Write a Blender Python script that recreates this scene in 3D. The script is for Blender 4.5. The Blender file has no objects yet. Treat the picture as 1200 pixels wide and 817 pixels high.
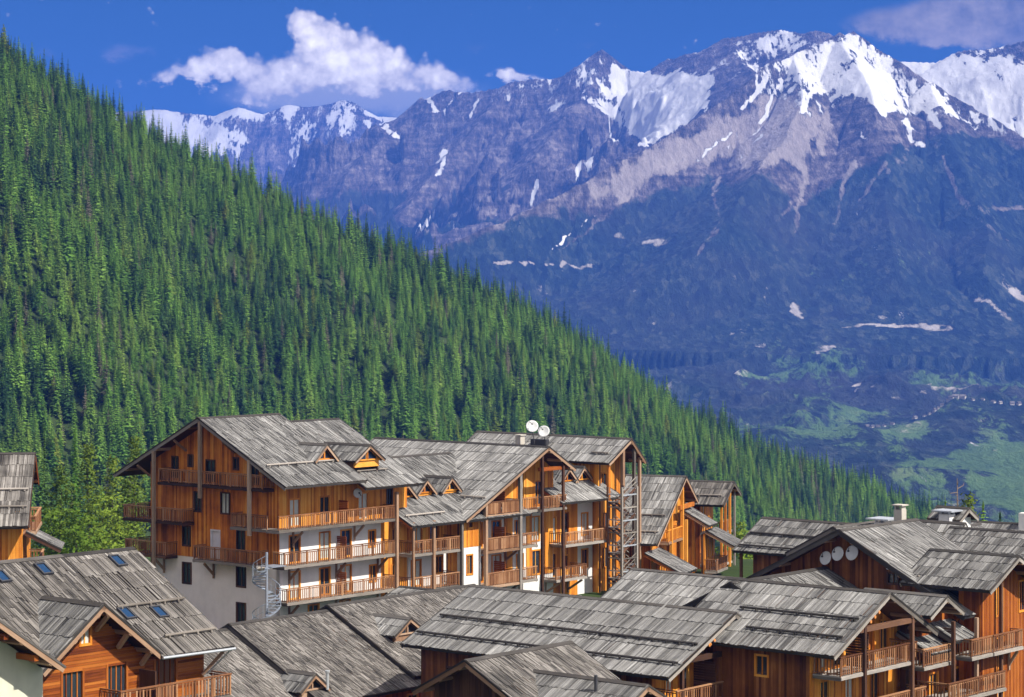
import bpy, math, random
import numpy as np
from mathutils import Vector, Matrix
R = math.radians
random.seed(7); rng = np.random.default_rng(7)
scene = bpy.context.scene
col = scene.collection
EYE = 30.0            # camera height; village ground is at z of about 4
FPX = 2823.0          # focal length in pixels of a 1200 px wide picture

# ------------------------------------------------------------------ camera
cam = bpy.data.cameras.new('camera'); cam_o = bpy.data.objects.new('camera', cam); col.objects.link(cam_o)
cam_o.location = (0, 0, EYE); cam_o.rotation_euler = (R(90), 0, 0)
cam.sensor_width = 36.0; cam.lens = 36.0*FPX/1200.0
cam.shift_y = (345.0-408.5)/1200.0
cam.clip_start = 1.0; cam.clip_end = 60000.0
scene.camera = cam_o

# ------------------------------------------------------------------ light
SUN_EL = 47.0
sun_h = Vector((0.83, -0.56)).normalized()
to_sun = Vector((sun_h.x*math.cos(R(SUN_EL)), sun_h.y*math.cos(R(SUN_EL)), math.sin(R(SUN_EL))))
sun = bpy.data.lights.new('sun', 'SUN'); sun.energy = 4.4; sun.angle = R(0.5); sun.color = (1.0, 0.95, 0.87)
sun_o = bpy.data.objects.new('sun', sun); col.objects.link(sun_o)
sun_o.rotation_euler = (-to_sun).to_track_quat('-Z', 'Y').to_euler(); sun_o.location = (200, -100, 300)
world = bpy.data.worlds.new('World'); scene.world = world; world.use_nodes = True
vs = scene.view_settings; vs.view_transform = 'Standard'; vs.look = 'None'; vs.exposure = 0.86; vs.gamma = 1.0; vs.use_curve_mapping = False
scene.cycles.use_denoising = True
scene.cycles.max_bounces = 4; scene.cycles.diffuse_bounces = 2; scene.cycles.glossy_bounces = 2; scene.cycles.transparent_max_bounces = 8
scene.cycles.volume_bounces = 0; scene.cycles.use_adaptive_sampling = True; scene.cycles.adaptive_threshold = 0.02
scene.cycles.sample_clamp_indirect = 4.0

class NT:
    """small helper round a node tree"""
    def __init__(s, nt): s.nt = nt; s.nt.nodes.clear()
    def n(s, typ, **kw):
        nd = s.nt.nodes.new(typ)
        for k, v in kw.items():
            if k == 'inp':
                for kk, vv in v.items(): s.set(nd, kk, vv)
            else: setattr(nd, k, v)
        return nd
    def set(s, nd, key, v):
        sk = nd.inputs[key]
        if isinstance(v, bpy.types.NodeSocket): s.nt.links.new(v, sk)
        elif isinstance(v, bpy.types.Node): s.nt.links.new(v.outputs[0], sk)
        else: sk.default_value = v
    def math(s, op, a, b=None, clamp=False):
        nd = s.nt.nodes.new('ShaderNodeMath'); nd.operation = op; nd.use_clamp = clamp
        s.set(nd, 0, a)
        if b is not None: s.set(nd, 1, b)
        return nd.outputs[0]
    def mix(s, fac, a, b, typ='MIX'):
        nd = s.nt.nodes.new('ShaderNodeMix'); nd.data_type = 'RGBA'; nd.blend_type = typ
        s.set(nd, 0, fac); s.set(nd, 6, a); s.set(nd, 7, b)
        return nd.outputs[2]
    def ramp(s, fac, stops):
        nd = s.nt.nodes.new('ShaderNodeValToRGB'); s.set(nd, 0, fac)
        el = nd.color_ramp.elements
        while len(el) < len(stops): el.new(0.5)
        for e, (p, c) in zip(el, stops):
            e.position = p; e.color = c if len(c) == 4 else (*c, 1)
        return nd.outputs[0]
    def rng(s, v, a, b, c=0.0, d=1.0, smooth=False):
        nd = s.nt.nodes.new('ShaderNodeMapRange'); nd.clamp = True
        if smooth: nd.interpolation_type = 'SMOOTHSTEP'
        s.set(nd, 0, v); nd.inputs[1].default_value = a; nd.inputs[2].default_value = b; nd.inputs[3].default_value = c; nd.inputs[4].default_value = d
        return nd.outputs[0]
    def vmul(s, v, xyz):
        nd = s.nt.nodes.new('ShaderNodeVectorMath'); nd.operation = 'MULTIPLY'; s.set(nd, 0, v); nd.inputs[1].default_value = xyz
        return nd.outputs[0]
    def noise(s, vec, scale, detail=3, rough=0.55, dist=0.0, w=None):
        nd = s.nt.nodes.new('ShaderNodeTexNoise')
        if w is not None: nd.noise_dimensions = '4D'; s.set(nd, 'W', w)
        s.set(nd, 'Vector', vec); nd.inputs['Scale'].default_value = scale; nd.inputs['Detail'].default_value = detail
        nd.inputs['Roughness'].default_value = rough; nd.inputs['Distortion'].default_value = dist
        return nd.outputs[0]
def C4(c): return (c[0], c[1], c[2], 1.0)

# ------------------------------------------------------------------ sky with its clouds (by direction)
def build_world():
    t = NT(world.node_tree)
    sky = t.n('ShaderNodeTexSky'); sky.sky_type = 'NISHITA'; sky.sun_disc = False
    sky.sun_elevation = R(SUN_EL); sky.sun_rotation = math.atan2(sun_h.x, sun_h.y)
    sky.altitude = 2500; sky.air_density = 0.75; sky.dust_density = 0.0; sky.ozone_density = 4.0
    tc = t.n('ShaderNodeTexCoord'); sep = t.n('ShaderNodeSeparateXYZ', inp={0: tc.outputs['Generated']})
    y = t.math('MAXIMUM', sep.outputs[1], 0.02)
    a = t.math('DIVIDE', sep.outputs[0], y); e = t.math('DIVIDE', sep.outputs[2], y)
    front = t.rng(sep.outputs[1], 0.05, 0.3)
    cv = t.n('ShaderNodeCombineXYZ', inp={0: a, 1: e})
    def warp(px):      # picture-independent: azimuth tangent and elevation tangent
        return px
    n1 = t.noise(cv, 26.0, 6, 0.6)
    n2 = t.noise(t.vmul(cv, (1, 1.3, 1)), 90.0, 6, 0.62)
    wa = t.math('ADD', a, t.math('MULTIPLY', t.math('SUBTRACT', n1, 0.5), 0.018))
    we = t.math('ADD', e, t.math('MULTIPLY', t.math('SUBTRACT', n2, 0.5), 0.012))
    def lobes(L, pw=1.0):
        tot = None
        for (px, py, rx, ry, amp) in L:
            ca, ce = (px-600)/FPX, (345-py)/FPX
            dx = t.math('DIVIDE', t.math('SUBTRACT', wa, ca), rx/FPX); dy = t.math('DIVIDE', t.math('SUBTRACT', we, ce), ry/FPX)
            d2 = t.math('ADD', t.math('MULTIPLY', dx, dx), t.math('MULTIPLY', dy, dy))
            g = t.math('MULTIPLY', t.math('EXPONENT', t.math('MULTIPLY', d2, -1.0)), amp)
            tot = g if tot is None else t.math('ADD', tot, g)
        return tot
    vor = t.n('ShaderNodeTexVoronoi', feature='SMOOTH_F1', inp={'Vector': cv.outputs[0], 'Scale': 150.0}); vor.inputs['Smoothness'].default_value = .6
    vor2 = t.n('ShaderNodeTexVoronoi', feature='SMOOTH_F1', inp={'Vector': cv.outputs[0], 'Scale': 330.0}); vor2.inputs['Smoothness'].default_value = .6
    puff = t.math('ADD', t.math('MULTIPLY', t.math('SUBTRACT', .5, vor.outputs[0]), .55), t.math('MULTIPLY', t.math('SUBTRACT', .5, vor2.outputs[0]), .35))
    big = lobes([(348,24,14,16,.9),(364,40,22,22,1.0),(384,56,30,26,1.0),(408,70,34,26,1.0),(442,70,24,24,1.0),(464,80,22,20,.9),(428,94,44,20,.8),(310,100,40,16,.8),(345,84,30,20,.8),
                 (262,70,24,16,1.0),(238,80,28,14,.9),(202,88,30,11,.75),(290,82,22,14,.7),(505,90,24,18,1.0),(535,98,22,12,.7),(592,87,24,8,.9),(615,92,24,6,.6),(300,118,40,10,.5)])
    dens = t.math('ADD', t.math('ADD', big, t.math('MULTIPLY', t.math('SUBTRACT', n2, 0.5), 1.2)), puff)
    mask = t.rng(dens, 0.30, 0.74, smooth=True)
    veil = t.rng(t.math('ADD', lobes([(400,100,120,30,.9),(480,116,90,22,.8),(330,118,70,16,.6)]), t.math('MULTIPLY', t.math('SUBTRACT', n1, .5), .8)), .15, 1.1, 0, .75, smooth=True)
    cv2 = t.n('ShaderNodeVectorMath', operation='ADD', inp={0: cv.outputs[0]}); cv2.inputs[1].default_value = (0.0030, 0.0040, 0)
    rel = t.math('SUBTRACT', t.noise(cv, 85.0, 7, 0.6), t.noise(cv2.outputs[0], 85.0, 7, 0.6))  # cloud sides towards the sun painted lighter, sides away from it darker
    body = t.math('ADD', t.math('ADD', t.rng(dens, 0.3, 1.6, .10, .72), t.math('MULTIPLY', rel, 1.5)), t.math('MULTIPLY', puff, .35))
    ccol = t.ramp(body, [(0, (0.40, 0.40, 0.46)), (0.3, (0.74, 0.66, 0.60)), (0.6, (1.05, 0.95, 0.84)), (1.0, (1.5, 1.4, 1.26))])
    gray = lobes([(1090,22,80,20,1.0),(1160,14,70,26,1.1),(1030,32,46,13,.65),(1110,48,56,12,.7),(1210,40,60,26,1.0)])
    gd = t.math('ADD', gray, t.math('MULTIPLY', t.math('SUBTRACT', n2, 0.5), 0.7))
    gmask = t.rng(gd, 0.3, 1.0, 0, .92, smooth=True)
    gcol = t.ramp(t.math('ADD', n1, t.math('MULTIPLY', t.math('SUBTRACT', n2, .5), .8)), [(0.3, (0.12, 0.115, 0.12)), (0.7, (0.42, 0.35, 0.30))])
    wisp = lobes([(142,62,24,10,.8),(50,62,16,7,.5),(170,58,12,6,.3),(560,55,30,9,.35),(690,52,30,7,.35),(820,60,30,8,.25),(480,60,30,10,.3)])
    wmask = t.rng(t.math('ADD', wisp, t.math('MULTIPLY', t.math('SUBTRACT', n2, 0.5), 0.9)), 0.2, 1.1, 0, 0.6, smooth=True)
    # bright cumulus added outside the visible sky as fill light for the shaded sides
    gv = t.vmul(tc.outputs['Generated'], (1, 1, 1.7))
    gen = t.noise(gv, 3.4, 8, 0.6)
    out_ = t.math('MAXIMUM', t.rng(sep.outputs[1], 0.93, 0.80), t.rng(sep.outputs[2], 0.17, 0.30))
    back = t.math('MULTIPLY', t.math('MULTIPLY', t.rng(gen, 0.47, 0.57, smooth=True), out_), t.rng(sep.outputs[2], -0.02, 0.04))
    bcol = t.ramp(t.noise(gv, 9.0, 5, 0.6), [(0.3, (0.75, 0.72, 0.70)), (0.6, (1.30, 1.22, 1.12))])
    skyc = t.mix(1.0, sky.outputs[0], (0.10, 0.36, 0.52, 1), 'MULTIPLY')
    S = 0.052
    def over(base, m, c, k=1.0):
        m = t.math('MULTIPLY', m, front) if k else m
        sc = t.mix(1.0, c if isinstance(c, bpy.types.NodeSocket) else C4(c), (1/S, 1/S, 1/S, 1), 'MULTIPLY')
        return t.mix(m, base, sc)
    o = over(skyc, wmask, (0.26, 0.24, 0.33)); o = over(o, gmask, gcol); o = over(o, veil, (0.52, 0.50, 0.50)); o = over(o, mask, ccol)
    o = over(o, back, bcol, 0)
    bg = t.n('ShaderNodeBackground', inp={0: o, 1: S})
    out = t.n('ShaderNodeOutputWorld', inp={0: bg.outputs[0]})
build_world()

# ------------------------------------------------------------------ materials
MAT = {}
def newmat(name):
    m = bpy.data.materials.new(name); m.use_nodes = True; MAT[name] = m
    return NT(m.node_tree)
def finish(t, color, rough=0.8, bump=None, bstr=0.3, bdist=0.02, spec=0.3, metal=0.0, transl=0.0):
    p = t.n('ShaderNodeBsdfPrincipled'); t.set(p, 'Base Color', color if not isinstance(color, tuple) else C4(color))
    t.set(p, 'Roughness', rough); t.set(p, 'Specular IOR Level', spec); t.set(p, 'Metallic', metal)
    if bump is not None:
        b = t.n('ShaderNodeBump', inp={'Strength': bstr, 'Distance': bdist, 'Height': bump}); t.set(p, 'Normal', b.outputs[0])
    sh = p.outputs[0]
    if transl:
        tr = t.n('ShaderNodeBsdfTranslucent', inp={0: color if not isinstance(color, tuple) else C4(color)})
        mx = t.n('ShaderNodeMixShader', inp={0: transl, 1: sh, 2: tr.outputs[0]}); sh = mx.outputs[0]
    t.n('ShaderNodeOutputMaterial', inp={0: sh})
def island(t):
    g = t.n('ShaderNodeNewGeometry'); o = t.n('ShaderNodeObjectInfo')
    return t.math('FRACT', t.math('ADD', g.outputs['Random Per Island'], o.outputs['Random']))
def wood(name, stops, rough=0.75, streak=0.5, patch=0.25, cross=26.0, along=1.1, spec=0.25, vary=1.0, tone=0.0):
    t = newmat(name)
    at = t.n('ShaderNodeAttribute', attribute_name='gr'); r = island(t)
    w = t.math('MULTIPLY', r, 37.0)
    g = t.noise(t.vmul(at.outputs['Vector'], (cross, cross, along)), 1.0, 4, 0.6, w=w)
    g2 = t.noise(t.vmul(at.outputs['Vector'], (cross*.25, cross*.25, along*.5)), 1.0, 2, 0.5, w=w)
    tc = t.n('ShaderNodeTexCoord'); pt = t.noise(tc.outputs['Object'], 0.55, 4, 0.6)
    f = t.math('ADD', t.math('ADD', t.math('MULTIPLY', r, vary), (1-vary)*.5), t.math('MULTIPLY', t.math('SUBTRACT', g, 0.5), streak*2.2))
    f = t.math('ADD', f, t.math('MULTIPLY', t.math('SUBTRACT', g2, 0.5), streak))
    f = t.math('ADD', f, t.math('MULTIPLY', t.math('SUBTRACT', pt, 0.5), patch*3))
    ob = t.n('ShaderNodeObjectInfo'); f = t.math('ADD', f, t.math('MULTIPLY', t.math('SUBTRACT', ob.outputs['Random'], .5), tone))
    f = t.math('ADD', t.math('MULTIPLY', f, .8), .1, clamp=True)
    c = t.ramp(f, stops)
    finish(t, c, rough, g, 0.35, 0.01, spec)
wood('shake', [(0, (0.012, 0.0115, 0.011)), (0.25, (0.074, 0.071, 0.067)), (0.55, (0.168, 0.162, 0.153)), (0.85, (0.295, 0.286, 0.272)), (1, (0.49, 0.478, 0.455))], 0.7, 0.68, 0.3, along=0.8, cross=34, vary=.62, tone=.24)
wood('shake_brown', [(0, (0.012, 0.011, 0.010)), (0.28, (0.068, 0.061, 0.054)), (0.6, (0.145, 0.131, 0.117)), (1, (0.33, 0.305, 0.278))], 0.75, 0.66, 0.38, along=0.8, cross=34, vary=.62, tone=.24)
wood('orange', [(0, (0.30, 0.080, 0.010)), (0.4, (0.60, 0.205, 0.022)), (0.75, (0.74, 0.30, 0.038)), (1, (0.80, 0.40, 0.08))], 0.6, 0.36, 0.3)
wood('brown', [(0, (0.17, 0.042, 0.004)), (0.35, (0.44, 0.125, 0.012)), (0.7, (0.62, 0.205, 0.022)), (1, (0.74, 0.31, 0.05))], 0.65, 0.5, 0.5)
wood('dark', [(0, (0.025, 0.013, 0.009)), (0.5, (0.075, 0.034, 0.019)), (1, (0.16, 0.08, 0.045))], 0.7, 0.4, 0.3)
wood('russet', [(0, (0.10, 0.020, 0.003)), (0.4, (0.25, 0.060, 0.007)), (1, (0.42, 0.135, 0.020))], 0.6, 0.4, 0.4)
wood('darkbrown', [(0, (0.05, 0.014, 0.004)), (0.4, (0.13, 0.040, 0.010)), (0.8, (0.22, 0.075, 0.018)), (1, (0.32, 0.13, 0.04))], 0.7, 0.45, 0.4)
wood('beam', [(0, (0.14, 0.075, 0.04)), (0.5, (0.30, 0.18, 0.11)), (1, (0.46, 0.32, 0.22))], 0.7, 0.4, 0.2)
wood('grey_beam', [(0, (0.07, 0.058, 0.048)), (0.5, (0.19, 0.165, 0.14)), (1, (0.38, 0.34, 0.30))], 0.75, 0.4, 0.2)
wood('pale_beam', [(0, (0.22, 0.15, 0.10)), (0.5, (0.42, 0.31, 0.23)), (1, (0.60, 0.48, 0.38))], 0.75, 0.4, 0.2)
wood('rail', [(0, (0.09, 0.032, 0.012)), (0.5, (0.24, 0.105, 0.045)), (1, (0.42, 0.23, 0.12))], 0.7, 0.4, 0.35)
wood('edge', [(0, (0.02, 0.018, 0.016)), (0.6, (0.055, 0.048, 0.042)), (1, (0.11, 0.10, 0.09))], 0.75, 0.4, 0.3)
def plaster(name, c):
    t = newmat(name); tc = t.n('ShaderNodeTexCoord')
    n = t.noise(tc.outputs['Object'], 0.8, 5, 0.65); n2 = t.noise(tc.outputs['Object'], 14.0, 3, 0.6)
    d = t.noise(t.vmul(tc.outputs['Object'], (1.4, 1.4, 0.25)), 1.0, 4, 0.6)
    f = t.math('ADD', t.math('MULTIPLY', n, .7), t.math('MULTIPLY', d, .5))
    cc = t.ramp(f, [(0.3, tuple(x*.80 for x in c)), (0.75, c)])
    finish(t, cc, 0.9, n2, 0.25, 0.01, 0.15)
plaster('white', (0.78, 0.76, 0.73)); plaster('white_shade_side', (0.84, 0.79, 0.77)); plaster('cream', (0.62, 0.60, 0.47))  # shaded gable gets its own copy of the white plaster, lightened for missing fill
plaster('stone', (0.48, 0.44, 0.38))
def simple(name, c, rough=0.5, metal=0.0, spec=0.5):
    t = newmat(name); tc = t.n('ShaderNodeTexCoord'); n = t.noise(tc.outputs['Object'], 3.0, 4, 0.6)
    finish(t, t.mix(n, C4(tuple(x*.8 for x in c)), C4(tuple(min(1, x*1.12) for x in c))), rough, None, spec=spec, metal=metal)
simple('glass', (0.025, 0.035, 0.045), 0.06, 0, 0.9); simple('curtain', (0.52, 0.56, 0.52), 0.5, 0, 0.6)
simple('skyglass', (0.02, 0.05, 0.11), 0.04, 0, 1.0); simple('steel', (0.42, 0.47, 0.55), 0.4, 0.6); simple('metal_dark', (0.05, 0.05, 0.055), 0.5, 0.3)
simple('dish', (0.58, 0.58, 0.57), 0.5); simple('door_white', (0.66, 0.64, 0.66), 0.5); simple('zinc', (0.50, 0.52, 0.54), 0.45, 0.4)
simple('brass', (0.6, 0.22, 0.05), 0.6)
def foliage(name, stops, transl=0.25):
    t = newmat(name); o = t.n('ShaderNodeObjectInfo'); g = t.n('ShaderNodeNewGeometry')
    r = t.math('ADD', t.math('MULTIPLY', o.outputs['Random'], .68), t.math('MULTIPLY', g.outputs['Random Per Island'], .32))
    c = t.ramp(r, stops)
    # needles stand out all round the stem: shade them by the crown's own roundness
    tc = t.n('ShaderNodeTexCoord'); sp = t.n('ShaderNodeVectorMath', operation='MULTIPLY', inp={0: tc.outputs['Object']}); sp.inputs[1].default_value = (1, 1, 0)
    up = t.n('ShaderNodeVectorMath', operation='NORMALIZE', inp={0: sp.outputs[0]}); ad = t.n('ShaderNodeVectorMath', operation='ADD', inp={0: up.outputs[0]}); ad.inputs[1].default_value = (0, 0, .55)
    vt = t.n('ShaderNodeVectorTransform', vector_type='NORMAL', convert_from='OBJECT', convert_to='WORLD', inp={0: ad.outputs[0]})
    mxn = t.n('ShaderNodeMix', data_type='VECTOR'); t.set(mxn, 0, 0.7); t.set(mxn, 4, g.outputs['Normal']); t.set(mxn, 5, vt.outputs[0])
    nn = t.n('ShaderNodeVectorMath', operation='NORMALIZE', inp={0: mxn.outputs[1]})
    p = t.n('ShaderNodeBsdfDiffuse', inp={0: c, 'Normal': nn.outputs[0]}); tr = t.n('ShaderNodeBsdfTranslucent', inp={0: c})
    mx = t.n('ShaderNodeMixShader', inp={0: transl, 1: p.outputs[0], 2: tr.outputs[0]}); t.n('ShaderNodeOutputMaterial', inp={0: mx.outputs[0]})
foliage('needles', [(0, (0.046, 0.110, 0.022)), (0.3, (0.122, 0.250, 0.042)), (0.65, (0.195, 0.360, 0.060)), (1, (0.29, 0.45, 0.085))], .38)
foliage('needles_light', [(0, (0.085, 0.160, 0.030)), (0.5, (0.185, 0.315, 0.055)), (1, (0.31, 0.43, 0.085))], .38)
foliage('needles_grey', [(0, (0.10, 0.10, 0.06)), (0.6, (0.20, 0.19, 0.12)), (1, (0.30, 0.27, 0.18))], .3)
foliage('needles_dark', [(0, (0.022, 0.055, 0.022)), (0.6, (0.062, 0.135, 0.040)), (1, (0.12, 0.205, 0.055))], 0.25)
foliage('larch', [(0, (0.060, 0.105, 0.018)), (0.45, (0.150, 0.215, 0.030)), (1, (0.31, 0.36, 0.060))], 0.35)
foliage('leaves', [(0, (0.055, 0.11, 0.015)), (0.5, (0.13, 0.215, 0.028)), (1, (0.26, 0.34, 0.05))], 0.35)
simple('bark', (0.09, 0.065, 0.05), 0.9, 0, 0.1); simple('deadwood', (0.22, 0.17, 0.14), 0.9, 0, 0.1)
def ground_mat():
    t = newmat('ground'); tc = t.n('ShaderNodeTexCoord')
    n = t.noise(tc.outputs['Object'], 0.02, 6, 0.65); n2 = t.noise(tc.outputs['Object'], 0.4, 5, 0.65)
    c = t.ramp(t.math('ADD', t.math('MULTIPLY', n, .6), t.math('MULTIPLY', n2, .4)), [(0.3, (0.018, 0.032, 0.010)), (0.55, (0.035, 0.055, 0.016)), (0.8, (0.07, 0.075, 0.035))])
    finish(t, c, 0.95, n2, 0.4, 0.3, 0.1)
ground_mat()

# ------------------------------------------------------------------ mesh helper
class MB:
    def __init__(s): s.v = []; s.f = []; s.g = []
    def pts(s, P, F, G):
        b = len(s.v); s.v += [tuple(p) for p in P]; s.g += G; s.f += [tuple(b+i for i in f) for f in F]
    BF = [(0,3,2,1),(4,5,6,7),(0,1,5,4),(1,2,6,5),(2,3,7,6),(3,0,4,7)]
    def hexa(s, P, along=2, dims=None):
        """8 points: bottom ring 0-3, top ring 4-7 (ring x, y; up z)"""
        P = [Vector(p) for p in P]
        dx = (P[1]-P[0]).length; dy = (P[3]-P[0]).length; dz = (P[4]-P[0]).length
        o = (random.random()*9, random.random()*9, random.random()*9)
        c = [(0,0,0),(dx,0,0),(dx,dy,0),(0,dy,0),(0,0,dz),(dx,0,dz),(dx,dy,dz),(0,dy,dz)]
        pm = {0: (1,2,0), 1: (0,2,1), 2: (0,1,2)}[along]
        G = [tuple(q[k]+o[i] for i, k in enumerate(pm)) for q in c]
        F = s.BF
        if (P[1]-P[0]).cross(P[3]-P[0]).dot(P[4]-P[0]) < 0: F = [tuple(reversed(f)) for f in F]
        s.pts(P, F, G)
    def box(s, lo, hi, along=None):
        x0,y0,z0 = lo; x1,y1,z1 = hi
        if along is None: along = int(np.argmax([abs(x1-x0), abs(y1-y0), abs(z1-z0)]))
        s.hexa([(x0,y0,z0),(x1,y0,z0),(x1,y1,z0),(x0,y1,z0),(x0,y0,z1),(x1,y0,z1),(x1,y1,z1),(x0,y1,z1)], along)
    def obox(s, O, u, v, w, along=0):
        O, u, v, w = Vector(O), Vector(u), Vector(v), Vector(w)
        s.hexa([O, O+u, O+u+v, O+v, O+w, O+u+w, O+u+v+w, O+v+w], along)
    def beam(s, p, q, w, h, up=(0,0,1)):
        p, q = Vector(p), Vector(q); d = q-p; up = Vector(up); sd = d.cross(up)
        if sd.length < 1e-4: sd = d.cross(Vector((1,0,0)))
        sd.normalize(); n = sd.cross(d).normalized()
        s.obox(p-sd*w/2-n*h/2, d, sd*w, n*h, 0)
    def cyl(s, p, q, r, n=8, r2=None):
        p, q = Vector(p), Vector(q); d = (q-p); L = d.length; d.normalize()
        a = d.orthogonal().normalized(); b = d.cross(a); r2 = r if r2 is None else r2
        P = []; G = []
        for (c, rr, z) in ((p, r, 0), (q, r2, L)):
            for i in range(n):
                t = 2*math.pi*i/n; P.append(c+(a*math.cos(t)+b*math.sin(t))*rr); G.append((math.cos(t)*r, math.sin(t)*r, z))
        F = [(i, (i+1) % n, n+(i+1) % n, n+i) for i in range(n)] + [tuple(reversed(range(n))), tuple(range(n, 2*n))]
        s.pts(P, F, G)
    def mesh(s, name, mat, smooth=False):
        me = bpy.data.meshes.new(name); me.from_pydata(s.v, [], s.f)
        at = me.attributes.new('gr', 'FLOAT_VECTOR', 'POINT'); at.data.foreach_set('vector', np.array(s.g, dtype=np.float32).ravel())
        if mat: me.materials.append(MAT[mat])
        if smooth: me.polygons.foreach_set('use_smooth', [True]*len(me.polygons))
        return me
    def build(s, name, mat, parent=None, kind=None, smooth=False):
        o = bpy.data.objects.new(name, s.mesh(name, mat, smooth)); col.objects.link(o)
        if parent: o.parent = parent
        if kind: o['kind'] = kind
        return o
def tag(o, label=None, cat=None, group=None, kind=None):
    if label: o['label'] = label
    if cat: o['category'] = cat
    if group: o['group'] = group
    if kind: o['kind'] = kind
    return o
def empty(name, loc=(0,0,0), rz=0.0, parent=None):
    o = bpy.data.objects.new(name, None); col.objects.link(o); o.location = loc; o.rotation_euler = (0,0,rz); o.empty_display_size = 0.5
    if parent: o.parent = parent
    return o
VR = R(-40)
def V(x, y, z, rot=VR):
    return Vector((x*math.cos(rot)-y*math.sin(rot), x*math.sin(rot)+y*math.cos(rot), z+EYE))
# ------------------------------------------------------------------ terrain
def hash2(ix, iy, seed):
    h = (ix.astype(np.int64)*374761393 + iy.astype(np.int64)*668265263 + seed*1442695041) & 0x7fffffff
    h = ((h ^ (h >> 13))*1274126177) & 0x7fffffff
    h = (h ^ (h >> 16)) & 0xffff
    return h/32767.5-1.0
def vnoise(x, y, seed=0):
    ix = np.floor(x); iy = np.floor(y); fx = x-ix; fy = y-iy
    fx = fx*fx*fx*(fx*(fx*6-15)+10); fy = fy*fy*fy*(fy*(fy*6-15)+10)
    a = hash2(ix, iy, seed); b = hash2(ix+1, iy, seed); c = hash2(ix, iy+1, seed); d = hash2(ix+1, iy+1, seed)
    return (a+(b-a)*fx)*(1-fy)+(c+(d-c)*fx)*fy
def fbm(x, y, oct=5, seed=0, gain=0.5):
    s = 0; a = 1.0; t = 0
    for i in range(oct):
        s = s+a*vnoise(x, y, seed+i*17); t += a; a *= gain; x, y = x*2.03+11.3, y*2.03-7.1
    return s/t
def ridged(x, y, oct=5, seed=0, gain=0.55):
    s = 0; a = 1.0; t = 0; w = 1.0
    for i in range(oct):
        n = 1-np.abs(vnoise(x, y, seed+i*23)); n = n*n*w; w = np.clip(n*1.6, 0, 1)
        s = s+a*n; t += a; a *= gain; x, y = x*2.07+5.7, y*2.07+3.3
    return s/t
def sstep(a, b, x):
    t = np.clip((x-a)/(b-a), 0, 1); return t*t*(3-2*t)
def at(px, py, Y): return ((px-600)/FPX*Y, Y, EYE+(345-py)/FPX*Y)
def near_field(X, Y, pts, prof):
    """as seg_field, but by the nearest stretch of the crest"""
    best = np.full(X.shape, 1e9); z = np.zeros(X.shape)
    for (x0,y0,z0), (x1,y1,z1) in zip(pts[:-1], pts[1:]):
        dx, dy = x1-x0, y1-y0; t = np.clip(((X-x0)*dx+(Y-y0)*dy)/(dx*dx+dy*dy), 0, 1)
        d = np.hypot(X-(x0+t*dx), Y-(y0+t*dy)); m = d < best; best = np.where(m, d, best); z = np.where(m, z0+(z1-z0)*t, z)
    return z-prof(best), best
def seg_field(X, Y, pts, prof):
    """height of a ridge that follows the points and falls off to both sides by prof(distance)"""
    best = np.full(X.shape, -1e9); dist = np.full(X.shape, 1e9)
    for (x0,y0,z0), (x1,y1,z1) in zip(pts[:-1], pts[1:]):
        dx, dy = x1-x0, y1-y0; L2 = dx*dx+dy*dy
        t = np.clip(((X-x0)*dx+(Y-y0)*dy)/L2, 0, 1)
        d = np.hypot(X-(x0+t*dx), Y-(y0+t*dy)); h = z0+(z1-z0)*t-prof(d)
        m = h > best; best = np.where(m, h, best); dist = np.where(m, d, dist)
    return best, dist
def grid_mesh(name, X, Y, Z, attrs, mat, smooth=True):
    nr, nc = X.shape
    co = np.stack([X, Y, Z], -1).reshape(-1, 3).astype(np.float32)
    i = np.arange(nr*nc).reshape(nr, nc)
    q = np.stack([i[:-1,:-1], i[:-1,1:], i[1:,1:], i[1:,:-1]], -1).reshape(-1, 4)
    me = bpy.data.meshes.new(name); me.vertices.add(len(co)); me.vertices.foreach_set('co', co.ravel())
    me.loops.add(q.size); me.loops.foreach_set('vertex_index', q.ravel().astype(np.int32))
    me.polygons.add(len(q)); me.polygons.foreach_set('loop_start', np.arange(0, q.size, 4, dtype=np.int32))
    me.update(calc_edges=True); me.validate()
    me.polygons.foreach_set('use_smooth', np.full(len(q), smooth))
    for k, a in attrs.items():
        A = me.attributes.new(k, 'FLOAT', 'POINT'); A.data.foreach_set('value', a.reshape(-1).astype(np.float32))
    me.materials.append(MAT[mat])
    o = bpy.data.objects.new(name, me); col.objects.link(o)
    return o

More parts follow.
